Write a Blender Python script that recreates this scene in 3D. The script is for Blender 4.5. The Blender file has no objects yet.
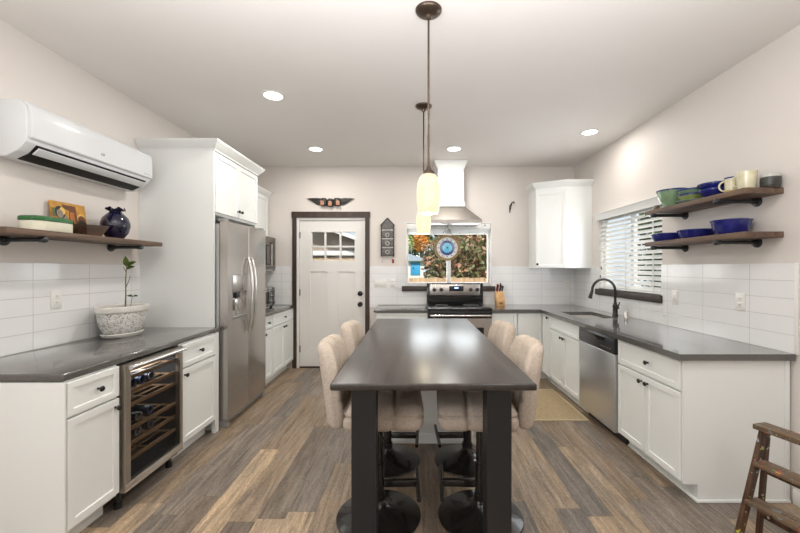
import bpy, bmesh, math, random
from math import pi, sin, cos, radians
from mathutils import Vector, Matrix

S = bpy.context.scene
COL = S.collection
rnd = random.Random(7)

# ------------------------------------------------------------------ camera
cam_d = bpy.data.cameras.new('camera')
cam = bpy.data.objects.new('camera', cam_d)
COL.objects.link(cam)
cam.location = (0, 0, 1.38)
cam.rotation_euler = (pi / 2, 0, 0)
cam_d.sensor_width = 36
cam_d.lens = 375 / 800 * 36
cam_d.shift_x = -13 / 800
cam_d.shift_y = 2 / 800
cam_d.clip_start = 0.05
S.camera = cam

# ------------------------------------------------------------------ world, lights, exposure
S.view_settings.view_transform = 'Standard'
S.view_settings.look = 'None'
S.view_settings.gamma = 1
S.view_settings.use_curve_mapping = False
S.view_settings.exposure = 0.25
W = bpy.data.worlds.new('world')
S.world = W
W.use_nodes = True
wn = W.node_tree.nodes
bg = wn['Background']
bg.inputs['Color'].default_value = (0.80, 0.90, 1.0, 1)
bg.inputs['Strength'].default_value = 0.9

def lamp(name, typ, loc, rot, power, color=(1, 1, 1), **kw):
    d = bpy.data.lights.new(name, typ)
    d.energy = power
    d.color = color
    for k, v in kw.items():
        setattr(d, k, v)
    o = bpy.data.objects.new(name, d)
    o.location = loc
    o.rotation_euler = rot
    COL.objects.link(o)
    return o

lamp('sun', 'SUN', (0, 0, 10), (radians(42), radians(14), 0), 4.2, (1, 0.95, 0.87), angle=radians(2))
# added fill behind the camera, standing in for unseen living-room windows
lamp('rear_fill_light', 'AREA', (0.0, -2.2, 1.55), (radians(90), 0, 0), 11, (0.97, 0.985, 1.0), shape='RECTANGLE', size=4.2, size_y=2.3)
# added upward fill out of view that brightens the ceiling, like a bounced flash
lamp('ceiling_fill_light', 'AREA', (0.0, 0.75, 1.95), (radians(166), 0, 0), 52, (0.97, 0.985, 1.0), shape='RECTANGLE', size=2.4, size_y=1.0)
# added fill from the left rear for the right-hand cabinet fronts, no window modelled
lamp('left_fill_light', 'AREA', (-2.25, -0.5, 1.45), (0, radians(-90), radians(22)), 38, (0.95, 0.98, 1.0), shape='RECTANGLE', size=1.5, size_y=1.8)
# daylight through the two kitchen windows
lamp('back_window_daylight', 'AREA', (0.5, 5.45, 1.55), (radians(-90), 0, 0), 10, (0.95, 0.98, 1.0), shape='RECTANGLE', size=1.1, size_y=0.7)
lamp('side_window_daylight', 'AREA', (2.17, 3.95, 1.6), (0, radians(90), 0), 9, (0.95, 0.98, 1.0), shape='RECTANGLE', size=0.8, size_y=1.05)

CEIL = 2.793
XL, XR, YB, YF = -2.34, 2.24, 5.20, -2.6
CT = 0.88            # counter top height
TILE = 1.414         # top of the backsplash

# ------------------------------------------------------------------ materials
def mat(name, color, rough=0.5, metal=0.0, noise=0.0, nscale=20.0, bump=0.0, bscale=200.0, stretch=(1, 1, 1),
        spec=0.5, emit=None, estr=0.0, coat=0.0):
    m = bpy.data.materials.new(name)
    m.use_nodes = True
    nt = m.node_tree
    b = nt.nodes['Principled BSDF']
    b.inputs['Base Color'].default_value = (*color, 1)
    b.inputs['Roughness'].default_value = rough
    b.inputs['Metallic'].default_value = metal
    b.inputs['Specular IOR Level'].default_value = spec
    b.inputs['Coat Weight'].default_value = coat
    if emit:
        b.inputs['Emission Color'].default_value = (*emit, 1)
        b.inputs['Emission Strength'].default_value = estr
    tc = nt.nodes.new('ShaderNodeTexCoord')
    mp = nt.nodes.new('ShaderNodeMapping')
    mp.inputs['Scale'].default_value = stretch
    nt.links.new(tc.outputs['Object'], mp.inputs['Vector'])
    if noise >= 0:
        n = nt.nodes.new('ShaderNodeTexNoise')
        n.inputs['Scale'].default_value = nscale
        n.inputs['Detail'].default_value = 5
        nt.links.new(mp.outputs['Vector'], n.inputs['Vector'])
        mr = nt.nodes.new('ShaderNodeMapRange')
        mr.inputs['From Min'].default_value = 0.25
        mr.inputs['From Max'].default_value = 0.75
        mr.inputs['To Min'].default_value = 1 - noise
        mr.inputs['To Max'].default_value = 1 + noise
        nt.links.new(n.outputs['Fac'], mr.inputs['Value'])
        mx = nt.nodes.new('ShaderNodeVectorMath')
        mx.operation = 'SCALE'
        mx.inputs[0].default_value = color
        nt.links.new(mr.outputs['Result'], mx.inputs['Scale'])
        nt.links.new(mx.outputs[0], b.inputs['Base Color'])
    if bump > 0:
        n2 = nt.nodes.new('ShaderNodeTexNoise')
        n2.inputs['Scale'].default_value = bscale
        n2.inputs['Detail'].default_value = 3
        nt.links.new(mp.outputs['Vector'], n2.inputs['Vector'])
        bp = nt.nodes.new('ShaderNodeBump')
        bp.inputs['Strength'].default_value = bump
        bp.inputs['Distance'].default_value = 0.005
        nt.links.new(n2.outputs['Fac'], bp.inputs['Height'])
        nt.links.new(bp.outputs['Normal'], b.inputs['Normal'])
    return m

def wood(name, c1, c2, rough=0.5, axis=1, scale=6.0, bump=0.1, splat=None):
    """streaky grain running along the given axis"""
    m = bpy.data.materials.new(name)
    m.use_nodes = True
    nt = m.node_tree
    b = nt.nodes['Principled BSDF']
    b.inputs['Roughness'].default_value = rough
    tc = nt.nodes.new('ShaderNodeTexCoord')
    mp = nt.nodes.new('ShaderNodeMapping')
    sc = [scale * 6] * 3
    sc[axis] = scale * 0.4
    mp.inputs['Scale'].default_value = sc
    nt.links.new(tc.outputs['Object'], mp.inputs['Vector'])
    n = nt.nodes.new('ShaderNodeTexNoise')
    n.inputs['Scale'].default_value = 1.0
    n.inputs['Detail'].default_value = 6
    n.inputs['Distortion'].default_value = 0.6
    nt.links.new(mp.outputs['Vector'], n.inputs['Vector'])
    r = nt.nodes.new('ShaderNodeValToRGB')
    r.color_ramp.elements[0].position = 0.32
    r.color_ramp.elements[0].color = (*c1, 1)
    r.color_ramp.elements[1].position = 0.68
    r.color_ramp.elements[1].color = (*c2, 1)
    nt.links.new(n.outputs['Fac'], r.inputs['Fac'])
    out = r.outputs['Color']
    if splat:
        for i, (c, th) in enumerate(splat):
            v = nt.nodes.new('ShaderNodeTexNoise')
            v.inputs['Scale'].default_value = 22 + 7 * i
            v.inputs['Detail'].default_value = 2
            mp2 = nt.nodes.new('ShaderNodeMapping')
            mp2.inputs['Location'].default_value = (3.1 * i, 1.7 * i, 0.3)
            nt.links.new(tc.outputs['Object'], mp2.inputs['Vector'])
            nt.links.new(mp2.outputs['Vector'], v.inputs['Vector'])
            gt = nt.nodes.new('ShaderNodeMath')
            gt.operation = 'GREATER_THAN'
            gt.inputs[1].default_value = th
            nt.links.new(v.outputs['Fac'], gt.inputs[0])
            mx = nt.nodes.new('ShaderNodeMix')
            mx.data_type = 'RGBA'
            nt.links.new(gt.outputs[0], mx.inputs['Factor'])
            nt.links.new(out, mx.inputs['A'])
            mx.inputs['B'].default_value = (*c, 1)
            out = mx.outputs['Result']
    nt.links.new(out, b.inputs['Base Color'])
    bp = nt.nodes.new('ShaderNodeBump')
    bp.inputs['Strength'].default_value = bump
    bp.inputs['Distance'].default_value = 0.004
    nt.links.new(n.outputs['Fac'], bp.inputs['Height'])
    nt.links.new(bp.outputs['Normal'], b.inputs['Normal'])
    return m

def tile_mat(name, horiz, off):
    """stacked glossy white wall tiles; horiz = world axis the rows run along"""
    m = bpy.data.materials.new(name)
    m.use_nodes = True
    nt = m.node_tree
    b = nt.nodes['Principled BSDF']
    tc = nt.nodes.new('ShaderNodeTexCoord')
    sp = nt.nodes.new('ShaderNodeSeparateXYZ')
    nt.links.new(tc.outputs['Object'], sp.inputs[0])
    cb = nt.nodes.new('ShaderNodeCombineXYZ')
    a1 = nt.nodes.new('ShaderNodeMath'); a1.operation = 'ADD'; a1.inputs[1].default_value = 10 * 0.4 - off
    a2 = nt.nodes.new('ShaderNodeMath'); a2.operation = 'ADD'; a2.inputs[1].default_value = -CT
    nt.links.new(sp.outputs[horiz], a1.inputs[0])
    nt.links.new(sp.outputs['Z'], a2.inputs[0])
    nt.links.new(a1.outputs[0], cb.inputs[0])
    nt.links.new(a2.outputs[0], cb.inputs[1])
    br = nt.nodes.new('ShaderNodeTexBrick')
    br.offset = 0.0
    br.inputs['Color1'].default_value = (0.81, 0.81, 0.81, 1)
    br.inputs['Color2'].default_value = (0.78, 0.785, 0.79, 1)
    br.inputs['Mortar'].default_value = (0.60, 0.59, 0.58, 1)
    br.inputs['Scale'].default_value = 1.0
    br.inputs['Mortar Size'].default_value = 0.0022
    br.inputs['Mortar Smooth'].default_value = 0.3
    br.inputs['Brick Width'].default_value = 0.40
    br.inputs['Row Height'].default_value = 0.1068
    nt.links.new(cb.outputs[0], br.inputs['Vector'])
    nt.links.new(br.outputs['Color'], b.inputs['Base Color'])
    b.inputs['Roughness'].default_value = 0.12
    bp = nt.nodes.new('ShaderNodeBump')
    bp.invert = True
    bp.inputs['Strength'].default_value = 0.5
    bp.inputs['Distance'].default_value = 0.002
    nt.links.new(br.outputs['Fac'], bp.inputs['Height'])
    nt.links.new(bp.outputs['Normal'], b.inputs['Normal'])
    return m

def floor_mat():
    m = bpy.data.materials.new('plank_floor')
    m.use_nodes = True
    nt = m.node_tree
    N, L = nt.nodes, nt.links
    b = N['Principled BSDF']
    tc = N.new('ShaderNodeTexCoord')
    sp = N.new('ShaderNodeSeparateXYZ')
    L.new(tc.outputs['Object'], sp.inputs[0])
    def mth(op, a, bb=None):
        n = N.new('ShaderNodeMath'); n.operation = op
        for i, v in enumerate((a, bb)):
            if v is None: continue
            if isinstance(v, (int, float)): n.inputs[i].default_value = v
            else: L.new(v, n.inputs[i])
        return n.outputs[0]
    PW, PL = 0.152, 1.22
    u = mth('DIVIDE', mth('ADD', sp.outputs['X'], 1.01 + 40 * PW), PW)
    iu = mth('FLOOR', u)
    fu = mth('FRACT', u)
    wn1 = N.new('ShaderNodeTexWhiteNoise'); wn1.noise_dimensions = '1D'
    L.new(mth('ADD', iu, 0.37), wn1.inputs['W'])
    v = mth('ADD', mth('DIVIDE', sp.outputs['Y'], PL), mth('ADD', mth('MULTIPLY', wn1.outputs['Value'], 7.0), 20))
    iv = mth('FLOOR', v)
    fv = mth('FRACT', v)
    cb = N.new('ShaderNodeCombineXYZ')
    L.new(iu, cb.inputs[0]); L.new(iv, cb.inputs[1])
    wn2 = N.new('ShaderNodeTexWhiteNoise'); wn2.noise_dimensions = '2D'
    L.new(cb.outputs[0], wn2.inputs['Vector'])
    ramp = N.new('ShaderNodeValToRGB')
    cr = ramp.color_ramp
    cr.interpolation = 'CONSTANT'
    cols = [(0.0, (0.150, 0.112, 0.082)), (0.18, (0.265, 0.190, 0.125)), (0.34, (0.150, 0.125, 0.104)),
            (0.50, (0.225, 0.160, 0.104)), (0.64, (0.190, 0.155, 0.126)), (0.78, (0.43, 0.31, 0.195)), (0.90, (0.32, 0.232, 0.150))]
    cr.elements[0].position = 0; cr.elements[0].color = (*cols[0][1], 1)
    cr.elements[1].position = cols[1][0]; cr.elements[1].color = (*cols[1][1], 1)
    for p, c in cols[2:]:
        e = cr.elements.new(p); e.color = (*c, 1)
    L.new(wn2.outputs['Value'], ramp.inputs['Fac'])
    # grain, shifted per plank
    cb2 = N.new('ShaderNodeCombineXYZ')
    L.new(mth('MULTIPLY', sp.outputs['X'], 34.0), cb2.inputs[0])
    L.new(mth('ADD', mth('MULTIPLY', sp.outputs['Y'], 2.6), mth('MULTIPLY', wn2.outputs['Value'], 50.0)), cb2.inputs[1])
    L.new(mth('MULTIPLY', wn2.outputs['Value'], 31.0), cb2.inputs[2])
    g = N.new('ShaderNodeTexNoise')
    g.inputs['Scale'].default_value = 1.0; g.inputs['Detail'].default_value = 8; g.inputs['Roughness'].default_value = 0.68
    g.inputs['Distortion'].default_value = 0.8
    L.new(cb2.outputs[0], g.inputs['Vector'])
    mr = N.new('ShaderNodeMapRange')
    mr.inputs['From Min'].default_value = 0.28; mr.inputs['From Max'].default_value = 0.72
    mr.inputs['To Min'].default_value = 0.40; mr.inputs['To Max'].default_value = 1.65
    L.new(g.outputs['Fac'], mr.inputs['Value'])
    fn_ = N.new('ShaderNodeTexNoise'); fn_.inputs['Scale'].default_value = 1.0; fn_.inputs['Detail'].default_value = 4; fn_.inputs['Roughness'].default_value = 0.8
    cb4 = N.new('ShaderNodeCombineXYZ')
    L.new(mth('MULTIPLY', sp.outputs['X'], 120.0), cb4.inputs[0]); L.new(mth('MULTIPLY', sp.outputs['Y'], 38.0), cb4.inputs[1])
    L.new(cb4.outputs[0], fn_.inputs['Vector'])
    mf = N.new('ShaderNodeMapRange')
    mf.inputs['From Min'].default_value = 0.3; mf.inputs['From Max'].default_value = 0.7
    mf.inputs['To Min'].default_value = 0.62; mf.inputs['To Max'].default_value = 1.38
    L.new(fn_.outputs['Fac'], mf.inputs['Value'])
    grain = mth('MULTIPLY', mr.outputs['Result'], mf.outputs['Result'])
    # blotches towards grey
    cb3 = N.new('ShaderNodeCombineXYZ')
    L.new(mth('MULTIPLY', sp.outputs['X'], 9.0), cb3.inputs[0])
    L.new(mth('ADD', mth('MULTIPLY', sp.outputs['Y'], 3.0), mth('MULTIPLY', wn2.outputs['Value'], 20.0)), cb3.inputs[1])
    bl = N.new('ShaderNodeTexNoise'); bl.inputs['Scale'].default_value = 1.0; bl.inputs['Detail'].default_value = 4
    L.new(cb3.outputs[0], bl.inputs['Vector'])
    mb_ = N.new('ShaderNodeMapRange')
    mb_.inputs['From Min'].default_value = 0.4; mb_.inputs['From Max'].default_value = 0.7
    mb_.inputs['To Min'].default_value = 0.0; mb_.inputs['To Max'].default_value = 0.6
    L.new(bl.outputs['Fac'], mb_.inputs['Value'])
    mxg = N.new('ShaderNodeMix'); mxg.data_type = 'RGBA'
    L.new(mb_.outputs['Result'], mxg.inputs['Factor'])
    L.new(ramp.outputs['Color'], mxg.inputs['A'])
    mxg.inputs['B'].default_value = (0.26, 0.215, 0.172, 1)
    sc = N.new('ShaderNodeVectorMath'); sc.operation = 'SCALE'
    L.new(mxg.outputs['Result'], sc.inputs[0]); L.new(grain, sc.inputs['Scale'])
    # seams
    du = mth('MINIMUM', fu, mth('SUBTRACT', 1.0, fu))
    dv = mth('MINIMUM', fv, mth('SUBTRACT', 1.0, fv))
    seam = mth('MINIMUM', mth('MULTIPLY', du, PW), mth('MULTIPLY', dv, PL))
    sm = N.new('ShaderNodeMapRange')
    sm.inputs['From Min'].default_value = 0.0; sm.inputs['From Max'].default_value = 0.0022
    sm.inputs['To Min'].default_value = 0.45; sm.inputs['To Max'].default_value = 1.0
    L.new(seam, sm.inputs['Value'])
    sc2 = N.new('ShaderNodeVectorMath'); sc2.operation = 'SCALE'
    L.new(sc.outputs[0], sc2.inputs[0]); L.new(sm.outputs['Result'], sc2.inputs['Scale'])
    L.new(sc2.outputs[0], b.inputs['Base Color'])
    b.inputs['Roughness'].default_value = 0.42
    bp = N.new('ShaderNodeBump'); bp.inputs['Strength'].default_value = 0.12; bp.inputs['Distance'].default_value = 0.003
    L.new(g.outputs['Fac'], bp.inputs['Height'])
    L.new(bp.outputs['Normal'], b.inputs['Normal'])
    return m

def glass_mat(name, tint=(1, 1, 1), gloss=0.08):
    m = bpy.data.materials.new(name)
    m.use_nodes = True
    nt = m.node_tree
    nt.nodes.remove(nt.nodes['Principled BSDF'])
    out = nt.nodes['Material Output']
    t = nt.nodes.new('ShaderNodeBsdfTransparent'); t.inputs[0].default_value = (*tint, 1)
    g = nt.nodes.new('ShaderNodeBsdfGlossy'); g.inputs['Roughness'].default_value = 0.03
    fr = nt.nodes.new('ShaderNodeFresnel'); fr.inputs[0].default_value = 1.25
    ge = nt.nodes.new('ShaderNodeNewGeometry')
    iv = nt.nodes.new('ShaderNodeMath'); iv.operation = 'SUBTRACT'; iv.inputs[0].default_value = 1.0
    ml = nt.nodes.new('ShaderNodeMath'); ml.operation = 'MULTIPLY'
    nt.links.new(ge.outputs['Backfacing'], iv.inputs[1]); nt.links.new(iv.outputs[0], ml.inputs[0]); nt.links.new(fr.outputs[0], ml.inputs[1])
    mx = nt.nodes.new('ShaderNodeMixShader')
    nt.links.new(ml.outputs[0], mx.inputs[0])
    nt.links.new(t.outputs[0], mx.inputs[1]); nt.links.new(g.outputs[0], mx.inputs[2])
    nt.links.new(mx.outputs[0], out.inputs[0])
    return m

def emit_mat(name, color, strength):
    return mat(name, (0.8, 0.8, 0.8), emit=color, estr=strength, noise=-1)

M = {}
M['wall'] = mat('wall_paint', (0.705, 0.655, 0.615), 0.6, noise=0.01, nscale=3, bump=0.04, bscale=350)
M['ceiling'] = mat('ceiling_paint', (0.785, 0.755, 0.73), 0.7, noise=0.01, nscale=3, bump=0.05, bscale=250)
M['white'] = mat('cabinet_white', (0.785, 0.800, 0.785), 0.32, noise=0.01, nscale=4)
M['trimwhite'] = mat('trim_white', (0.80, 0.79, 0.77), 0.35, noise=0.01)
M['doorwhite'] = mat('door_white', (0.76, 0.74, 0.715), 0.4, noise=0.01)
M['plastic'] = mat('white_plastic', (0.66, 0.675, 0.69), 0.25, noise=0.005)
M['ivory'] = mat('outlet_plastic', (0.78, 0.77, 0.74), 0.3, noise=0.005)
M['slot'] = mat('dark_slot', (0.006, 0.006, 0.006), 0.6, noise=0.05)
M['counter'] = mat('grey_counter', (0.095, 0.090, 0.086), 0.13, noise=0.10, nscale=45, bump=0.01, bscale=300, coat=0.6)
M['floor'] = floor_mat()
M['tileY'] = tile_mat('side_tiles', 'Y', 2.30 - 2.0)
M['tileYR'] = tile_mat('right_tiles', 'Y', 2.485 - 2.4)
M['tileX'] = tile_mat('back_tiles', 'X', 1.78 - 1.6)
M['steel'] = mat('stainless', (0.52, 0.495, 0.47), 0.27, 0.95, noise=0.04, nscale=6, stretch=(1, 1, 30), bump=0.015, bscale=60)
M['steelside'] = mat('fridge_side_grey', (0.30, 0.30, 0.30), 0.4, 0.4, noise=0.03)
M['mwdoor'] = mat('bronze_steel', (0.15, 0.12, 0.10), 0.32, 0.6, noise=0.04)
M['steelcool'] = mat('cool_stainless', (0.66, 0.665, 0.68), 0.30, 0.9, noise=0.04, nscale=6, stretch=(1, 1, 30))
M['hoodsteel'] = mat('hood_stainless', (0.36, 0.33, 0.30), 0.36, 0.9, noise=0.05, nscale=6)
M['chrome'] = mat('bright_metal', (0.75, 0.74, 0.73), 0.16, 1.0, noise=0.01)
M['bronzeframe'] = mat('brushed_frame', (0.42, 0.38, 0.33), 0.3, 0.9, noise=0.04)
M['black'] = mat('black_metal', (0.018, 0.016, 0.015), 0.32, 0.3, noise=0.05)
M['blackgloss'] = mat('black_gloss', (0.012, 0.012, 0.013), 0.08, noise=0.02)
M['blackplastic'] = mat('black_plastic', (0.022, 0.022, 0.024), 0.3, noise=0.04)
M['stoolblack'] = mat('stool_black', (0.016, 0.014, 0.013), 0.22, 0.2, noise=0.05, coat=0.3)
M['bronze'] = mat('oil_bronze', (0.10, 0.072, 0.055), 0.32, 0.8, noise=0.08)
M['dkwood'] = wood('dark_trim_wood', (0.030, 0.017, 0.012), (0.060, 0.034, 0.024), 0.45, 2)
M['sillwood'] = wood('dark_sill_wood', (0.032, 0.022, 0.018), (0.055, 0.040, 0.034), 0.45, 0)
M['sillwoodY'] = wood('dark_sill_wood_side', (0.032, 0.022, 0.018), (0.055, 0.040, 0.034), 0.45, 1)
M['shelfwood'] = wood('walnut_shelf', (0.070, 0.040, 0.027), (0.17, 0.105, 0.068), 0.5, 1)
M['pipe'] = mat('grey_pipe', (0.055, 0.058, 0.062), 0.38, 0.7, noise=0.15, nscale=60)
M['fabric'] = mat('oat_fabric', (0.50, 0.425, 0.36), 0.9, noise=0.16, nscale=90, bump=0.35, bscale=420)
M['piping'] = mat('seam_piping', (0.30, 0.235, 0.185), 0.9, noise=0.1, nscale=80)
M['table'] = wood('table_top_dark', (0.030, 0.024, 0.022), (0.058, 0.047, 0.042), 0.29, 1, scale=3.0, bump=0.10)
M['tableedge'] = mat('table_leg_black', (0.012, 0.0125, 0.014), 0.4, noise=0.08, nscale=30)
M['rackwood'] = wood('wine_rack_wood', (0.20, 0.115, 0.055), (0.34, 0.21, 0.115), 0.5, 1)
M['darkinside'] = mat('cooler_inside', (0.02, 0.02, 0.022), 0.5, noise=0.05)
M['coolerglass'] = glass_mat('tinted_glass', (0.74, 0.73, 0.72))
M['glass'] = glass_mat('window_glass', (0.97, 0.98, 0.98))
M['bottle'] = mat('bottle_dark', (0.012, 0.016, 0.03), 0.08, noise=0.05)
M['foilblue'] = mat('foil_blue', (0.10, 0.17, 0.36), 0.25, 0.6, noise=0.1)
M['foilgrey'] = mat('foil_grey', (0.42, 0.44, 0.48), 0.25, 0.8, noise=0.1)
M['cobalt'] = mat('cobalt_glaze', (0.012, 0.016, 0.15), 0.14, noise=0.25, nscale=25, coat=0.4)
M['navy'] = mat('navy_glaze', (0.005, 0.005, 0.026), 0.06, noise=0.2, nscale=20, coat=0.6)
M['bluerim'] = mat('blue_rim_glaze', (0.015, 0.03, 0.17), 0.15, noise=0.2)
M['sage'] = mat('sage_glaze', (0.20, 0.31, 0.18), 0.18, noise=0.22, nscale=22, coat=0.3)
M['olive'] = mat('olive_glaze', (0.27, 0.32, 0.10), 0.2, noise=0.3, nscale=30, coat=0.3)
M['celadon'] = mat('celadon_glaze', (0.26, 0.36, 0.30), 0.2, noise=0.15, nscale=22, coat=0.3)
M['cream'] = mat('cream_glaze', (0.66, 0.62, 0.44), 0.2, noise=0.12, nscale=25, coat=0.3)
M['mustard'] = mat('mustard_glaze', (0.50, 0.36, 0.10), 0.25, noise=0.25, nscale=25)
M['darkpot'] = mat('dark_stoneware', (0.05, 0.05, 0.045), 0.35, noise=0.6, nscale=14, stretch=(1, 1, 6))
M['potgrey'] = mat('pale_grey_glaze', (0.50, 0.49, 0.46), 0.3, noise=0.2, nscale=20)
M['stone'] = mat('brown_stone', (0.16, 0.12, 0.09), 0.7, noise=0.4, nscale=40)
M['greenlid'] = mat('green_lid', (0.025, 0.13, 0.035), 0.2, noise=0.12)
M['creambox'] = mat('cream_box', (0.76, 0.74, 0.60), 0.35, noise=0.03)
M['bowlwood'] = wood('dark_bowl_wood', (0.05, 0.028, 0.018), (0.15, 0.085, 0.055), 0.4, 1)
M['artochre'] = mat('painted_ochre', (0.50, 0.25, 0.04), 0.5, noise=0.35, nscale=18)
M['artorange'] = mat('painted_orange', (0.46, 0.15, 0.03), 0.5, noise=0.3, nscale=18)
M['artbrown'] = mat('painted_brown', (0.14, 0.05, 0.02), 0.5, noise=0.3, nscale=22)
M['artblack'] = mat('painted_black', (0.018, 0.014, 0.012), 0.5, noise=0.2)
M['artgrey'] = mat('painted_grey', (0.26, 0.21, 0.16), 0.5, noise=0.3, nscale=25)
M['artgreen'] = mat('painted_green', (0.10, 0.12, 0.035), 0.5, noise=0.3, nscale=25)
M['artyellow'] = mat('painted_yellow', (0.72, 0.48, 0.12), 0.5, noise=0.2, nscale=25)
M['soil'] = mat('soil', (0.10, 0.045, 0.03), 0.9, noise=0.5, nscale=60, bump=0.5, bscale=120)
M['stem'] = mat('plant_stem', (0.16, 0.14, 0.08), 0.6, noise=0.2)
M['leaf'] = mat('leaf_green', (0.13, 0.19, 0.035), 0.4, noise=0.3, nscale=30)
M['leafdk'] = mat('leaf_dark_green', (0.045, 0.085, 0.02), 0.4, noise=0.3, nscale=30)
M['saucer'] = mat('pot_saucer', (0.66, 0.64, 0.59), 0.35, noise=0.05)
M['knifewood'] = wood('beech_block', (0.42, 0.22, 0.08), (0.62, 0.38, 0.17), 0.45, 2)
M['redhandle'] = mat('red_handle', (0.24, 0.02, 0.02), 0.3, noise=0.1)
M['ladderwood'] = wood('worn_ladder_wood', (0.035, 0.016, 0.008), (0.115, 0.055, 0.026), 0.45, 2,
                       splat=[((0.30, 0.33, 0.34), 0.67), ((0.42, 0.40, 0.06), 0.70), ((0.55, 0.40, 0.30), 0.71), ((0.02, 0.02, 0.02), 0.69)])
M['laddertop'] = wood('worn_step_wood', (0.07, 0.043, 0.025), (0.19, 0.125, 0.075), 0.5, 1,
                      splat=[((0.36, 0.09, 0.05), 0.64), ((0.16, 0.19, 0.18), 0.62), ((0.36, 0.35, 0.12), 0.68), ((0.02, 0.02, 0.02), 0.68)])
M['rug'] = mat('jute_rug', (0.44, 0.335, 0.20), 0.95, noise=0.3, nscale=60, stretch=(1, 4, 1), bump=0.6, bscale=160)
M['rugedge'] = mat('jute_rug_border', (0.60, 0.50, 0.34), 0.95, noise=0.15, nscale=60)
M['sinksteel'] = mat('sink_steel', (0.72, 0.70, 0.67), 0.35, 0.6, noise=0.03)
M['blind'] = mat('blind_white', (0.83, 0.83, 0.81), 0.4, noise=0.01)
M['cord'] = mat('blind_cord', (0.78, 0.77, 0.74), 0.7, noise=0.05)
M['darkbronze'] = mat('dark_carving', (0.028, 0.022, 0.018), 0.45, noise=0.5, nscale=40)
M['wing'] = mat('carved_wing', (0.045, 0.045, 0.045), 0.4, noise=0.8, nscale=60, stretch=(1, 1, 4))
M['face'] = mat('carved_face', (0.52, 0.26, 0.17), 0.5, noise=0.15, nscale=30)
M['fret'] = mat('fretwork', (0.12, 0.115, 0.11), 0.5, noise=0.9, nscale=70)
M['fretlight'] = mat('fretwork_pale', (0.52, 0.49, 0.46), 0.5, noise=0.3, nscale=60)
M['keymetal'] = mat('key_metal', (0.45, 0.42, 0.38), 0.3, 0.9, noise=0.1)
M['redfob'] = mat('red_fob', (0.30, 0.02, 0.03), 0.4, noise=0.1)
M['ringgold'] = wood('hoop_wood', (0.22, 0.13, 0.04), (0.42, 0.27, 0.10), 0.45, 0)
M['opal'] = mat('opal_glass', (0.70, 0.74, 0.76), 0.2, noise=0.35, nscale=60)
M['ringblue'] = mat('deep_blue_glass', (0.01, 0.02, 0.20), 0.1, noise=0.2)
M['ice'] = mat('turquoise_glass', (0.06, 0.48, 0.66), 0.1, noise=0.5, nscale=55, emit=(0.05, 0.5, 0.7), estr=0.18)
M['display'] = mat('range_display', (0.012, 0.014, 0.02), 0.12, noise=0.02)
M['digit'] = emit_mat('display_digits', (0.15, 0.35, 1.0), 2.0)
M['downlight'] = emit_mat('downlight_lens', (1.0, 0.97, 0.92), 6.0)
# outside
M['shedwhite'] = mat('shed_white', (0.72, 0.72, 0.70), 0.6, noise=0.04)
M['shedblue'] = mat('shed_blue', (0.05, 0.34, 0.62), 0.5, noise=0.05)
M['roofgrey'] = mat('roof_grey', (0.36, 0.42, 0.50), 0.8, noise=0.12, nscale=30)
M['fencewood'] = wood('cedar_fence', (0.40, 0.26, 0.15), (0.62, 0.44, 0.27), 0.7, 2, scale=3)
M['palefence'] = wood('pale_fence', (0.60, 0.56, 0.44), (0.78, 0.74, 0.60), 0.7, 2, scale=3)
M['housebrown'] = mat('house_siding', (0.30, 0.24, 0.19), 0.7, noise=0.06)
M['lawn'] = mat('lawn', (0.14, 0.19, 0.06), 0.9, noise=0.3, nscale=4)
M['bark'] = mat('bark', (0.09, 0.065, 0.045), 0.9, noise=0.4, nscale=12)
M['leafA'] = mat('shrub_olive', (0.19, 0.19, 0.085), 0.6, noise=0.5, nscale=3)
M['leafB'] = mat('shrub_russet', (0.38, 0.20, 0.12), 0.6, noise=0.6, nscale=3)
M['leafC'] = mat('tree_green', (0.06, 0.10, 0.03), 0.6, noise=0.5, nscale=3)
M['leafD'] = mat('maple_orange', (0.62, 0.26, 0.05), 0.6, noise=0.5, nscale=3)
M['leafE'] = mat('hedge_lime', (0.30, 0.38, 0.09), 0.6, noise=0.5, nscale=3)

def speckle_mat():
    m = mat('speckled_pot', (0.62, 0.61, 0.58), 0.5, noise=-1)
    nt = m.node_tree
    b = nt.nodes['Principled BSDF']
    tc = nt.nodes['Texture Coordinate'] if 'Texture Coordinate' in nt.nodes else nt.nodes.new('ShaderNodeTexCoord')
    v = nt.nodes.new('ShaderNodeTexNoise'); v.inputs['Scale'].default_value = 75; v.inputs['Detail'].default_value = 4
    v.inputs['Distortion'].default_value = 1.6
    nt.links.new(tc.outputs['Object'], v.inputs['Vector'])
    r = nt.nodes.new('ShaderNodeValToRGB')
    r.color_ramp.elements[0].position = 0.40; r.color_ramp.elements[0].color = (0.25, 0.24, 0.22, 1)
    r.color_ramp.elements[1].position = 0.50; r.color_ramp.elements[1].color = (0.70, 0.69, 0.66, 1)
    nt.links.new(v.outputs['Fac'], r.inputs['Fac'])
    nt.links.new(r.outputs['Color'], b.inputs['Base Color'])
    bp = nt.nodes.new('ShaderNodeBump'); bp.inputs['Strength'].default_value = 0.6; bp.inputs['Distance'].default_value = 0.004
    nt.links.new(v.outputs['Fac'], bp.inputs['Height']); nt.links.new(bp.outputs['Normal'], b.inputs['Normal'])
    return m
M['speckle'] = speckle_mat()

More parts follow.
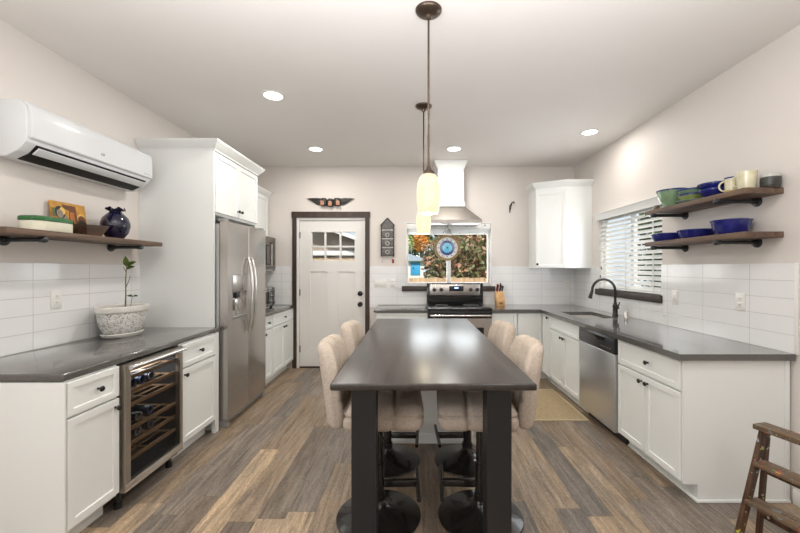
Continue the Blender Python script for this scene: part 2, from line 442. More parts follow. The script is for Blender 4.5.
def shade_mat():
    """glowing frosted shade with a scratched criss-cross pattern"""
    m = bpy.data.materials.new('frosted_shade')
    m.use_nodes = True
    nt = m.node_tree
    b = nt.nodes['Principled BSDF']
    tc = nt.nodes.new('ShaderNodeTexCoord')
    acc = None
    for ang in (0.35, -0.35):
        mp = nt.nodes.new('ShaderNodeMapping')
        mp.inputs['Rotation'].default_value = (0, ang, 0)
        mp.inputs['Scale'].default_value = (60, 60, 340)
        nt.links.new(tc.outputs['Object'], mp.inputs['Vector'])
        n = nt.nodes.new('ShaderNodeTexNoise'); n.inputs['Scale'].default_value = 1.0; n.inputs['Detail'].default_value = 2
        nt.links.new(mp.outputs['Vector'], n.inputs['Vector'])
        if acc is None:
            acc = n.outputs['Fac']
        else:
            a = nt.nodes.new('ShaderNodeMath'); a.operation = 'MULTIPLY'
            nt.links.new(acc, a.inputs[0]); nt.links.new(n.outputs['Fac'], a.inputs[1]); acc = a.outputs[0]
    r = nt.nodes.new('ShaderNodeValToRGB')
    r.color_ramp.elements[0].position = 0.17; r.color_ramp.elements[0].color = (0.95, 0.80, 0.46, 1)
    r.color_ramp.elements[1].position = 0.34; r.color_ramp.elements[1].color = (1.0, 0.95, 0.72, 1)
    nt.links.new(acc, r.inputs['Fac'])
    b.inputs['Base Color'].default_value = (0.12, 0.11, 0.08, 1)
    nt.links.new(r.outputs['Color'], b.inputs['Emission Color'])
    b.inputs['Emission Strength'].default_value = 0.82
    b.inputs['Roughness'].default_value = 0.3
    return m
M['shade'] = shade_mat()

# ------------------------------------------------------------------ mesh helpers
class MB:
    def __init__(self):
        self.bm = bmesh.new()
    def _bevel(self, geom_edges, r, seg=2):
        if r > 0:
            bmesh.ops.bevel(self.bm, geom=geom_edges, offset=r, segments=seg, profile=0.5, affect='EDGES', clamp_overlap=True)
    def box(self, x0, x1, y0, y1, z0, z1, r=0.0, seg=2, mtx=None):
        c = Vector(((x0 + x1) / 2, (y0 + y1) / 2, (z0 + z1) / 2))
        ret = bmesh.ops.create_cube(self.bm, size=1.0)
        vs = ret['verts']
        sx, sy, sz = abs(x1 - x0), abs(y1 - y0), abs(z1 - z0)
        for v in vs:
            v.co = Vector((v.co.x * sx, v.co.y * sy, v.co.z * sz)) + c
            if mtx: v.co = mtx @ v.co
        if r > 0:
            self._bevel(list({e for v in vs for e in v.link_edges}), min(r, min(sx, sy, sz) * 0.49), seg)
        return self
    def tube(self, pts, r, seg=12, cap=True):
        """round tube along a polyline; r a number or a list"""
        pts = [Vector(p) for p in pts]
        n = len(pts)
        rs = r if isinstance(r, (list, tuple)) else [r] * n
        t0 = (pts[1] - pts[0]).normalized()
        ref = Vector((0, 0, 1)) if abs(t0.z) < 0.9 else Vector((1, 0, 0))
        nrm = t0.cross(ref).normalized()
        rings = []
        for i in range(n):
            if i == 0: t = (pts[1] - pts[0])
            elif i == n - 1: t = (pts[-1] - pts[-2])
            else: t = (pts[i + 1] - pts[i]).normalized() + (pts[i] - pts[i - 1]).normalized()
            t = t.normalized()
            nrm = (nrm - t * nrm.dot(t)).normalized()
            bi = t.cross(nrm)
            rings.append([self.bm.verts.new(pts[i] + (nrm * cos(2 * pi * k / seg) + bi * sin(2 * pi * k / seg)) * rs[i]) for k in range(seg)])
        for a, b in zip(rings, rings[1:]):
            for k in range(seg):
                self.bm.faces.new((a[k], a[(k + 1) % seg], b[(k + 1) % seg], b[k]))
        if cap:
            self.bm.faces.new(rings[0][::-1]); self.bm.faces.new(rings[-1])
        return self
    def lathe(self, prof, c=(0, 0, 0), seg=32, axis='z', sx=1.0, sy=1.0, fn=None, closed=True):
        """prof: list of (radius, height); revolved about the axis through c"""
        c = Vector(c)
        def put(a, b, h):
            if axis == 'z': return c + Vector((a, b, h))
            if axis == 'x': return c + Vector((h, a, b))
            return c + Vector((a, h, b))
        rings = []
        for j, (r, h) in enumerate(prof):
            if r < 1e-6:
                rings.append([self.bm.verts.new(put(0, 0, h))])
            else:
                ring = []
                for k in range(seg):
                    th = 2 * pi * k / seg
                    rr, hh = (r, h) if fn is None else fn(r, h, th, j)
                    ring.append(self.bm.verts.new(put(rr * cos(th) * sx, rr * sin(th) * sy, hh)))
                rings.append(ring)
        for a, b in zip(rings, rings[1:]):
            if len(a) == 1 and len(b) == 1: continue
            for k in range(seg):
                k2 = (k + 1) % seg
                if len(a) == 1: self.bm.faces.new((a[0], b[k2], b[k]))
                elif len(b) == 1: self.bm.faces.new((a[k], a[k2], b[0]))
                else: self.bm.faces.new((a[k], a[k2], b[k2], b[k]))
        return self
    def prism(self, poly, axis, a0, a1, r=0.0, seg=2):
        """polygon in the two other axes extruded along axis (0,1,2)"""
        def put(p, a):
            v = [0, 0, 0]
            o = [i for i in range(3) if i != axis]
            v[o[0]], v[o[1]], v[axis] = p[0], p[1], a
            return Vector(v)
        A = [self.bm.verts.new(put(p, a0)) for p in poly]
        B = [self.bm.verts.new(put(p, a1)) for p in poly]
        fs = [self.bm.faces.new(A), self.bm.faces.new(B)]
        n = len(poly)
        for i in range(n):
            fs.append(self.bm.faces.new((A[i], A[(i + 1) % n], B[(i + 1) % n], B[i])))
        bmesh.ops.recalc_face_normals(self.bm, faces=fs)
        if r > 0:
            self._bevel(list({e for f in fs for e in f.edges}), r, seg)
        return self
    def loft(self, rings):
        """closed solid through equal-length rings of points"""
        R = [[self.bm.verts.new(Vector(p)) for p in ring] for ring in rings]
        fs = [self.bm.faces.new(R[0]), self.bm.faces.new(R[-1])]
        n = len(R[0])
        for a, b in zip(R, R[1:]):
            for i in range(n):
                fs.append(self.bm.faces.new((a[i], a[(i + 1) % n], b[(i + 1) % n], b[i])))
        bmesh.ops.recalc_face_normals(self.bm, faces=fs)
        return self
    def voxel(self, xs, ys, zs, solid, r=0.0, seg=2):
        """one welded mesh of grid cells; solid(x, y, z) at the cell centres"""
        nx, ny, nz = len(xs) - 1, len(ys) - 1, len(zs) - 1
        def s(i, j, k):
            if not (0 <= i < nx and 0 <= j < ny and 0 <= k < nz): return False
            return solid((xs[i] + xs[i + 1]) / 2, (ys[j] + ys[j + 1]) / 2, (zs[k] + zs[k + 1]) / 2)
        vd = {}
        def V(i, j, k):
            if (i, j, k) not in vd: vd[(i, j, k)] = self.bm.verts.new((xs[i], ys[j], zs[k]))
            return vd[(i, j, k)]
        fs = []
        for i in range(nx):
            for j in range(ny):
                for k in range(nz):
                    if not s(i, j, k): continue
                    for d, q in (((-1, 0, 0), ((i, j, k), (i, j, k + 1), (i, j + 1, k + 1), (i, j + 1, k))),
                                 ((1, 0, 0), ((i + 1, j, k), (i + 1, j + 1, k), (i + 1, j + 1, k + 1), (i + 1, j, k + 1))),
                                 ((0, -1, 0), ((i, j, k), (i + 1, j, k), (i + 1, j, k + 1), (i, j, k + 1))),
                                 ((0, 1, 0), ((i, j + 1, k), (i, j + 1, k + 1), (i + 1, j + 1, k + 1), (i + 1, j + 1, k))),
                                 ((0, 0, -1), ((i, j, k), (i, j + 1, k), (i + 1, j + 1, k), (i + 1, j, k))),
                                 ((0, 0, 1), ((i, j, k + 1), (i + 1, j, k + 1), (i + 1, j + 1, k + 1), (i, j + 1, k + 1)))):
                        if not s(i + d[0], j + d[1], k + d[2]):
                            fs.append(self.bm.faces.new([V(*p) for p in q]))
        if r > 0:
            es = [e for e in {e for f in fs for e in f.edges} if len(e.link_faces) == 2 and e.calc_face_angle(0) > 0.5]
            self._bevel(es, r, seg)
        return self
    def cushion(self, c, h, r, n=10, fn=None):
        """rounded box of half sizes h about c, corner radius r; fn deforms local points"""
        hx, hy, hz = h
        c = Vector(c)
        vd = {}
        def grid(u): return -1 + 2 * u / n
        def P(p):
            q = Vector((p[0] * hx, p[1] * hy, p[2] * hz))
            inn = Vector((max(-hx + r, min(hx - r, q.x)), max(-hy + r, min(hy - r, q.y)), max(-hz + r, min(hz - r, q.z))))
            d = q - inn
            if d.length > 1e-9:
                m = max(abs(d.x), abs(d.y), abs(d.z))
                q = inn + d.normalized() * r * (m / r)
            return c + (fn(q) if fn else q)
        def V(i, j, k):
            if (i, j, k) not in vd: vd[(i, j, k)] = self.bm.verts.new(P((grid(i), grid(j), grid(k))))
            return vd[(i, j, k)]
        fs = []
        for a in range(n):
            for b in range(n):
                for s_ in (0, n):
                    fs.append(self.bm.faces.new((V(s_, a, b), V(s_, a + 1, b), V(s_, a + 1, b + 1), V(s_, a, b + 1))))
                    fs.append(self.bm.faces.new((V(a, s_, b), V(a + 1, s_, b), V(a + 1, s_, b + 1), V(a, s_, b + 1))))
                    fs.append(self.bm.faces.new((V(a, b, s_), V(a + 1, b, s_), V(a + 1, b + 1, s_), V(a, b + 1, s_))))
        bmesh.ops.recalc_face_normals(self.bm, faces=fs)
        return self
    def build(self, name, m, parent=None, smooth=40, recalc=True):
        if recalc:
            bmesh.ops.recalc_face_normals(self.bm, faces=self.bm.faces[:])
        me = bpy.data.meshes.new(name)
        base = Vector((0, 0, 0))
        p = parent
        while p is not None:
            base += p.location
            p = p.parent
        if parent is not None:
            for v in self.bm.verts: v.co -= base
        self.bm.to_mesh(me)
        self.bm.free()
        for poly in me.polygons: poly.use_smooth = True
        me.set_sharp_from_angle(angle=radians(smooth))
        me.materials.append(m if not isinstance(m, str) else M[m])
        o = bpy.data.objects.new(name, me)
        if parent is not None: o.parent = parent
        COL.objects.link(o)
        return o

def tag(o, label, cat, group=None):
    o['label'] = label
    o['category'] = cat
    if group: o['group'] = group
    return o
def thing(name, loc, label, cat, group=None):
    o = bpy.data.objects.new(name, None)
    o.empty_display_size = 0.05
    o.location = loc
    COL.objects.link(o)
    return tag(o, label, cat, group)
def struct(o):
    o['kind'] = 'structure'
    return o
def copy_tree(o, parent=None):
    c = o.copy()
    COL.objects.link(c)
    if parent is not None: c.parent = parent
    for ch in list(o.children): copy_tree(ch, c)
    return c
def bx(name, m, parent, x0, x1, y0, y1, z0, z1, r=0.0, seg=2):
    return MB().box(x0, x1, y0, y1, z0, z1, r, seg).build(name, m, parent)

# ------------------------------------------------------------------ the room
struct(bx('floor', 'floor', None, XL - 0.12, XR + 0.12, YF, YB + 0.14, -0.06, 0.0))
struct(bx('ceiling', 'ceiling', None, XL - 0.12, XR + 0.12, YF, YB + 0.14, CEIL, CEIL + 0.1))
struct(bx('wall_left', 'wall', None, XL - 0.12, XL, YF, YB + 0.14, 0, CEIL))
struct(bx('wall_front', 'wall', None, XL - 0.12, XR + 0.12, YF - 0.12, YF, 0, CEIL))  # unseen rear wall, added to shut out the sky light from behind
WZ0, WZ1 = 1.137, 2.02
RWY0, RWY1 = 3.37, 4.53
struct(MB().voxel([XR, XR + 0.12], [YF, RWY0, RWY1, YB + 0.14], [0, WZ0, WZ1, CEIL],
                  lambda x, y, z: not (RWY0 < y < RWY1 and WZ0 < z < WZ1)).build('wall_right', 'wall'))
BWX0, BWX1 = -0.10, 1.09
DX0, DX1, DZ1 = -1.612, -0.662, 2.083
struct(MB().voxel([XL, DX0, DX1, BWX0, BWX1, XR], [YB, YB + 0.14], [0, WZ0, WZ1, DZ1, CEIL],
                  lambda x, y, z: not (BWX0 < x < BWX1 and WZ0 < z < WZ1) and not (DX0 < x < DX1 and z < DZ1)).build('wall_back', 'wall'))
# tiled backsplashes
T = 0.01
struct(bx('wall_tile_left', 'tileY', None, XL, XL + T, 1.60, 3.20, CT, TILE))
struct(bx('wall_tile_left_far', 'tileY', None, XL, XL + T, 4.10, YB, CT, TILE))
struct(bx('wall_tile_back_left', 'tileX', None, XL + T, -1.678, YB - T, YB, CT, TILE))
SILL0, SILL1 = -0.155, 1.134
struct(MB().voxel([-0.600, BWX0, BWX1, XR - T], [YB - T, YB], [CT - 0.04, 1.068, TILE],
                  lambda x, y, z: not (BWX0 < x < BWX1 and z > 1.068)).build('wall_tile_back', 'tileX'))
struct(MB().voxel([XR - T, XR], [2.19, RWY0, RWY1, YB], [CT, 1.068, TILE],
                  lambda x, y, z: not (RWY0 < y < RWY1 and z > 1.068)).build('wall_tile_right', 'tileYR'))
struct(bx('trim_1', 'trimwhite', None, XR - 0.014, XR, 2.175, 2.19, CT, TILE, 0.002))
struct(bx('baseboard_right', 'trimwhite', None, XR - 0.014, XR, YF, 2.20, 0, 0.09, 0.004))
struct(bx('baseboard_left', 'trimwhite', None, XL, XL + 0.014, YF, 1.77, 0, 0.09, 0.004))

# ------------------------------------------------------------------ back door
struct(MB().voxel([-1.678, -1.668, DX0, DX1, -0.603, -0.595], [YB - 0.022, YB], [0, DZ1, 2.165],
                  lambda x, y, z: z > DZ1 or (-1.668 < x < DX0) or (DX1 < x < -0.603), r=0.002).build('trim_2', 'dkwood'))
struct(MB().voxel([DX0, -1.578, -0.668, DX1], [YB - 0.004, YB + 0.12], [0, 2.056, DZ1],
                  lambda x, y, z: z > 2.056 or x < -1.578 or x > -0.668, r=0.001).build('trim_3', 'trimwhite'))
struct(bx('trim_4', 'dkwood', None, -1.578, -0.668, YB + 0.0, YB + 0.12, 0, 0.016, 0.003))
dx = [-1.574, -1.430, -1.405, -1.193, -1.044, -0.813, -0.672]
dz = [0.02, 0.266, 1.338, 1.496, 1.886, 2.052]
def door_solid(x, y, z):
    if -1.405 < x < -0.813 and 1.496 < z < 1.886: return False
    if 0.266 < z < 1.338 and (-1.430 < x < -1.193 or -1.044 < x < -0.813): return y > YB + 0.03
    return True
door = struct(MB().voxel(dx, [YB + 0.02, YB + 0.032, YB + 0.06], dz, door_solid, r=0.003).build('door_1', 'doorwhite'))
for x in (-1.223, -1.012):
    bx('muntin', 'doorwhite', door, x - 0.013, x + 0.013, YB + 0.022, YB + 0.058, 1.496, 1.886, 0.003)
bx('muntin', 'doorwhite', door, -1.405, -0.813, YB + 0.024, YB + 0.056, 1.672, 1.698, 0.003)
bx('pane', 'glass', door, -1.405, -0.813, YB + 0.038, YB + 0.042, 1.496, 1.886)
bx('glass_frame', 'doorwhite', door, -1.42, -0.798, YB + 0.012, YB + 0.022, 1.886, 1.90, 0.003)
for z, nm in ((0.884, 'knob'), (1.032, 'deadbolt')):
    prof = ([(0, 0), (0.034, 0.0), (0.034, 0.008), (0.014, 0.012), (0.014, 0.035), (0.029, 0.042), (0.031, 0.055), (0.022, 0.066), (0, 0.068)]
            if nm == 'knob' else [(0, 0), (0.034, 0.0), (0.034, 0.012), (0.028, 0.016), (0.012, 0.018), (0.010, 0.034), (0, 0.034)])
    MB().lathe([(r, -h) for r, h in prof], (-0.734, YB + 0.0195, z), 24, 'y').build(nm, 'black', door)
for z in (0.26, 1.047, 1.845):
    bx('hinge', 'black', door, -1.580, -1.567, YB + 0.008, YB + 0.03, z - 0.045, z + 0.045, 0.003)

# ------------------------------------------------------------------ back window
def window_frame(name, fn_box, w0, w1):
    """slider frame as one welded mesh; w0..w1 along the wall"""
    pass
xs = [BWX0, BWX0 + 0.035, 0.475, 0.53, BWX1 - 0.045, BWX1]
zs = [WZ0, WZ0 + 0.05, 1.95, WZ1]
win = struct(MB().voxel(xs, [YB + 0.05, YB + 0.10], zs,
             lambda x, y, z: not ((xs[1] < x < xs[2] or xs[3] < x < xs[4]) and zs[1] < z < zs[2]), r=0.004).build('window_1', 'trimwhite'))
bx('pane', 'glass', win, xs[1], xs[2], YB + 0.072, YB + 0.076, zs[1], zs[2])
bx('pane', 'glass', win, xs[3], xs[4], YB + 0.078, YB + 0.082, zs[1], zs[2])
# white reveal around the opening
struct(MB().voxel([BWX0, BWX0 + 0.012, BWX1 - 0.012, BWX1], [YB - 0.004, YB + 0.05], [WZ0, WZ1 - 0.012, WZ1],
                  lambda x, y, z: z > WZ1 - 0.012 or x < BWX0 + 0.012 or x > BWX1 - 0.012, r=0.0015).build('trim_5', 'trimwhite'))
struct(bx('trim_6', 'sillwood', None, SILL0, SILL1, YB - 0.045, YB + 0.05, 1.068, WZ0, 0.004))
# raised blind: valance and stacked slats
rb = thing('window_blind', (0.495, YB + 0.03, 1.86), 'raised white blind bunched under its valance at the top of the window behind the range', 'blind')
bx('valance', 'blind', rb, BWX0 + 0.014, BWX1 - 0.014, YB + 0.004, YB + 0.010, 1.93, WZ1 - 0.014, 0.002)
bx('headrail', 'blind', rb, BWX0 + 0.014, BWX1 - 0.014, YB + 0.011, YB + 0.045, 1.965, WZ1 - 0.014, 0.002)
mb = MB()
for k in range(14):
    mb.box(BWX0 + 0.018, BWX1 - 0.018, YB + 0.008, YB + 0.046, 1.872 + k * 0.0065, 1.875 + k * 0.0065)
mb.build('slats', 'blind', rb)
bx('bottom_rail', 'blind', rb, BWX0 + 0.018, BWX1 - 0.018, YB + 0.008, YB + 0.046, 1.855, 1.868, 0.003)
bx('clip', 'slot', rb, 0.99, 1.01, YB + 0.000, YB + 0.004, 1.975, 1.987, 0.001)

# ------------------------------------------------------------------ side window with lowered blind
ys = [RWY0, RWY0 + 0.04, 3.925, 3.975, RWY1 - 0.04, RWY1]
zs = [WZ0, WZ0 + 0.05, 1.97, WZ1]
win2 = struct(MB().voxel([XR + 0.07, XR + 0.11], ys, zs,
              lambda x, y, z: not ((ys[1] < y < ys[2] or ys[3] < y < ys[4]) and zs[1] < z < zs[2]), r=0.004).build('window_2', 'trimwhite'))
bx('pane', 'glass', win2, XR + 0.088, XR + 0.092, ys[1], ys[2], zs[1], zs[2])
bx('pane', 'glass', win2, XR + 0.092, XR + 0.096, ys[3], ys[4], zs[1], zs[2])
struct(bx('trim_7', 'sillwoodY', None, XR - 0.035, XR + 0.06, RWY0 - 0.02, RWY1 + 0.02, 1.068, WZ0, 0.004))
sb = thing('window_blind', (XR, 3.95, 1.15), 'lowered white slatted blind over the sink window beside the pipe shelves', 'blind')
# moulded valance
MB().prism([(XR - 0.001, 1.955), (XR - 0.022, 1.955), (XR - 0.026, 1.985), (XR - 0.036, 2.0), (XR - 0.040, 2.018), (XR - 0.050, 2.026), (XR - 0.050, 2.034), (XR - 0.001, 2.034)],
           1, RWY0 - 0.03, RWY1 + 0.02).build('valance', 'blind', sb)
mb = MB()
nsl = 16
for k in range(nsl):
    z = 1.185 + k * (1.945 - 1.185) / (nsl - 1)
    a = radians(-46)
    rot = Matrix.Translation((XR + 0.028, 0, z)) @ Matrix.Rotation(a, 4, 'Y')
    mb.box(-0.025, 0.025, RWY0 + 0.008, RWY1 - 0.008, -0.0014, 0.0014, mtx=rot)
mb.build('slats', 'blind', sb)
bx('bottom_rail', 'blind', sb, XR + 0.004, XR + 0.052, RWY0 + 0.008, RWY1 - 0.008, 1.142, 1.160, 0.003)
for y in (3.50, 3.95, 4.40):
    bx('ladder_tape', 'cord', sb, XR - 0.0005, XR + 0.0005, y - 0.009, y + 0.009, 1.15, 1.96)
for y, z in ((4.47, 1.30), (4.45, 1.40)):
    MB().tube([(XR - 0.006, y, 1.96), (XR - 0.006, y, z)], 0.0012, 6).build('pull_cord', 'cord', sb)
    MB().lathe([(0, 0), (0.007, 0.002), (0.005, 0.03), (0, 0.032)], (XR - 0.006, y, z - 0.03), 10).build('tassel', 'slot', sb)

# ------------------------------------------------------------------ cabinetry helpers
def knob(pos, w, parent):
    """round black knob; w = outward axis ('+x', '-x', '-y')"""
    prof = [(0, 0), (0.007, 0), (0.006, 0.012), (0.013, 0.018), (0.0155, 0.024), (0.012, 0.029), (0, 0.030)]
    s = -1 if w[0] == '-' else 1
    prof = [(r, h * s) for r, h in prof]
    return MB().lathe(prof, pos, 16, w[1]).build('knob', 'black', parent)
def shaker(name, w, plane, a0, a1, z0, z1, parent, rail=0.055, th=0.019, m='white'):
    """recessed-panel door or drawer front; a0..a1 along the run, plane = its front face"""
    b = MB()
    s = -1 if w[0] == '-' else 1
    ax = 'xyz'.index(w[1])
    lo, hi = min(plane, plane - s * th), max(plane, plane - s * th)
    if ax == 0: b.box(lo, hi, a0, a1, z0, z1)
    else: b.box(a0, a1, lo, hi, z0, z1)
    n = Vector((0, 0, 0)); n[ax] = s
    bmesh.ops.recalc_face_normals(b.bm, faces=b.bm.faces[:])
    f = [f for f in b.bm.faces if f.normal.dot(n) > 0.9]
    rail = min(rail, (z1 - z0) * 0.3, (a1 - a0) * 0.3)
    bmesh.ops.inset_region(b.bm, faces=f, thickness=rail, depth=0)
    bmesh.ops.inset_region(b.bm, faces=f, thickness=0.003, depth=-0.008)
    outer = [e for e in b.bm.edges if e.calc_length() > 0 and all(abs(abs(v.co[ax] - plane)) < 1e-5 for v in e.verts)
             and any(abs(fc.normal.dot(n)) < 0.1 for fc in e.link_faces)]
    bmesh.ops.bevel(b.bm, geom=outer, offset=0.002, segments=1, affect='EDGES')
    return b.build(name, m, parent, smooth=25)
def base_body(w, face, back, a0, a1, parent, top=CT - 0.041, toe=0.075, th=0.105):
    """carcass with a toe recess, as one profile"""
    s = -1 if w[0] == '-' else 1
    p = [(back, 0.0), (face - s * toe, 0.0), (face - s * toe, th), (face, th), (face, top), (back, top)]
    ax = 'xyz'.index(w[1])
    if ax == 0: return MB().prism(p, 1, a0, a1).build('body', 'white', parent)
    return MB().prism(p, 0, a0, a1).build('body', 'white', parent)
def offset_poly(pts, offs):
    n = len(pts)
    out = []
    area = sum(pts[i][0] * pts[(i + 1) % n][1] - pts[(i + 1) % n][0] * pts[i][1] for i in range(n))
    sg = 1 if area > 0 else -1
    def line(i):
        p, q = Vector(pts[i]), Vector(pts[(i + 1) % n])
        d = (q - p).normalized()
        nr = Vector((d.y, -d.x)) * sg
        return p + nr * offs[i], d
    for i in range(n):
        p1, d1 = line((i - 1) % n); p2, d2 = line(i)
        den = d1.x * d2.y - d1.y * d2.x
        t = ((p2.x - p1.x) * d2.y - (p2.y - p1.y) * d2.x) / den
        out.append(p1 + d1 * t)
    return out
def crown(poly, exposed, z0, parent, prof=((0.0, 0.004), (0.012, 0.006), (0.016, 0.012), (0.070, 0.055), (0.078, 0.055), (0.082, 0.060)), name='crown_moulding', m='white'):
    rings = []
    for dz_, off in prof:
        q = offset_poly(poly, [off if e else 0 for e in exposed])
        rings.append([(v.x, v.y, z0 + dz_) for v in q])
    return MB().loft(rings).build(name, m, parent, smooth=25)

FXL, FXR = -1.668, 1.608     # carcass fronts (door fronts stand 20 mm proud)
DFL, DFR = FXL + 0.021, FXR - 0.021
G = 0.003

# left run ------------------------------------------------------------
c = thing('base_cabinet', (-2.0, 1.94, 0), 'white base cabinet with drawer and door at the open counter end beside the wine cooler', 'cabinet')
base_body('+x', FXL, XL + 0.002, 1.785, 2.108, c)
bx('end_panel', 'white', c, XL + 0.016, FXL + 0.018, 1.775, 1.784, 0.0, CT - 0.041)
dr = shaker('drawer', '+x', DFL, 1.79, 2.104, 0.667, 0.832, c, 0.045)
knob((DFL, 1.96, 0.752), '+x', dr)
do = shaker('door', '+x', DFL, 1.79, 2.104, 0.125, 0.655, c)
knob((DFL, 2.072, 0.612), '+x', do)

c = thing('base_cabinet', (-2.0, 2.9, 0), 'white base cabinet with drawer and door between the wine cooler and the refrigerator', 'cabinet')
base_body('+x', FXL, XL + 0.002, 2.665, 3.140, c)
bx('filler_strip', 'white', c, FXL - 0.02, FXL + 0.012, 3.142, 3.196, 0.0, CT - 0.041)
dr = shaker('drawer', '+x', DFL, 2.672, 3.13, 0.667, 0.832, c, 0.045)
knob((DFL, 2.90, 0.752), '+x', dr)
do = shaker('door', '+x', DFL, 2.672, 3.13, 0.125, 0.655, c)
knob((DFL, 2.705, 0.612), '+x', do)

# left worktop
o = MB().box(XL + 0.012, -1.655, 1.772, 3.197, CT - 0.038, CT, 0.008, 3).build('worktop', 'counter')
tag(o, 'grey counter slab under the potted seedling, above the wine cooler', 'worktop')

# wine cooler -----------------------------------------------------------
wc = thing('wine_cooler', (-2.0, 2.38, 0), 'stainless framed wine cooler with a dark glass door and wooden racks', 'wine cooler')
y0, y1 = 2.122, 2.652
MB().voxel([XL + 0.05, XL + 0.08, FXL + 0.005], [y0, y0 + 0.02, y1 - 0.02, y1], [0.075, 0.12, 0.80, 0.832],
           lambda x, y, z: not (x > XL + 0.08 and y0 + 0.02 < y < y1 - 0.02 and 0.12 < z < 0.80)).build('body', 'darkinside', wc)
df = MB().voxel([FXL + 0.008, -1.628], [y0, y0 + 0.042, y1 - 0.03, y1], [0.107, 0.155, 0.800, 0.832],
                lambda x, y, z: not (y0 + 0.042 < y < y1 - 0.03 and 0.155 < z < 0.800), r=0.002).build('door', 'bronzeframe', wc)
bx('pane', 'coolerglass', df, -1.640, -1.634, y0 + 0.042, y1 - 0.03, 0.155, 0.800)
bx('bottom_rail', 'chrome', df, -1.6285, -1.626, y0 + 0.002, y1 - 0.002, 0.109, 0.153, 0.001)
MB().tube([(-1.606, y0 + 0.012, 0.815), (-1.606, y1 - 0.012, 0.815)], 0.013, 14).build('handle', 'chrome', df)
for yy in (y0 + 0.05, y1 - 0.05):
    MB().tube([(-1.628, yy, 0.815), (-1.606, yy, 0.815)], 0.006, 8).build('handle_post', 'chrome', df)
for z in (0.256, 0.346, 0.436, 0.575, 0.655, 0.74):
    mbk = MB()
    for q in range(9):
        xx = XL + 0.10 + q * 0.068
        mbk.box(xx, xx + 0.012, y0 + 0.024, y1 - 0.024, z - 0.010, z - 0.003)
    for yy in (y0 + 0.024, (y0 + y1) / 2 - 0.01, y1 - 0.044):
        mbk.box(XL + 0.10, -1.676, yy, yy + 0.02, z - 0.0105, z - 0.0035)
    rk = mbk.build('rack', 'rackwood', wc)
    bx('rack_front', 'rackwood', rk, -1.676, -1.662, y0 + 0.024, y1 - 0.024, z - 0.012, z + 0.010, 0.002)
for x in (-1.70, -2.2):
    for yy in (y0 + 0.04, y1 - 0.04):
        MB().lathe([(0, 0), (0.022, 0), (0.022, 0.03), (0.014, 0.034), (0.014, 0.076), (0, 0.076)], (x, yy, 0), 14).build('foot', 'blackplastic', wc)
bx('control_strip', 'darkinside', wc, -1.70, -1.672, y0 + 0.03, y1 - 0.03, 0.77, 0.798, 0.002)
lamp('cooler_light', 'AREA', (-1.80, 2.385, 0.79), (0, 0, 0), 4.0, (0.85, 0.92, 1), shape='RECTANGLE', size=0.15, size_y=0.4)

def bottle(y, z, foil):
    r = 0.031
    base = (-1.80, y, z + 0.0005)
    t = thing('wine_bottle', base, '', 'bottle', 'bottles in the wine cooler')
    xb = -1.686
    prof = [(0, -0.012), (0.018, -0.010), (0.025, 0.0), (0.029, 0.0), (r, -0.006), (r, -0.19), (0.026, -0.22), (0.015, -0.245), (0.0145, -0.295), (0, -0.295)]
    MB().lathe(prof, (xb, y, z + r + 0.0005), 20, 'x').build('glass', 'bottle', t)
    MB().lathe([(0.019, 0.0006), (0.0285, 0.0006), (0.0285, 0.0025), (0.019, 0.0025), (0.019, 0.0006)], (xb, y, z + r + 0.0005), 20, 'x').build('base_ring', foil, t)
    return t
# ------------------------------------------------------------------
rows = [(0.661, [2.255, 2.335, 2.415], ['foilblue', 'foilblue', 'foilgrey'], 'upper'),
        (0.442, [2.305, 2.405], ['foilgrey', 'foilblue'], 'middle'),
        (0.352, [2.205, 2.30, 2.41], ['foilgrey', 'foilgrey', 'foilgrey'], 'lower')]
ORD = {3: ['nearest', 'middle', 'farthest'], 2: ['nearer', 'farther']}
RN = {'upper': 'top loaded rack', 'middle': 'second loaded rack from the top', 'lower': 'lowest loaded rack'}
for z, yys, foils, rn in rows:
    for i, (yy, f) in enumerate(zip(yys, foils)):
        b = bottle(yy, z, f)
        b['label'] = f"{'blue' if f == 'foilblue' else 'grey'} based bottle, {ORD[len(yys)][i]} along the {RN[rn]} in the wine cooler"

# refrigerator enclosure -------------------------------------------------
PY0 = 3.20
c = thing('refrigerator_cabinet', (-2.0, 3.65, 0), 'tall white refrigerator surround with a side panel and two upper doors', 'cabinet')
bx('side_panel', 'white', c, XL + 0.002, -1.700, PY0, PY0 + 0.020, 0, 2.40)
bx('far_panel', 'white', c, XL + 0.002, -1.72, 4.085, 4.10, 0, 2.40)
bx('body', 'white', c, XL + 0.002, -1.712, PY0 + 0.021, 4.084, 1.845, 2.40)
for a0, a1, ky in ((PY0 + 0.025, 3.638, 3.612), (3.644, 4.08, 3.672)):
    d = shaker('door', '+x', -1.690, a0, a1, 1.866, 2.375, c)
    knob((-1.690, ky, 1.925), '+x', d)
crown([(XL + 0.002, PY0), (-1.695, PY0), (-1.695, 4.10), (XL + 0.002, 4.10)], [1, 1, 1, 0], 2.392, c)

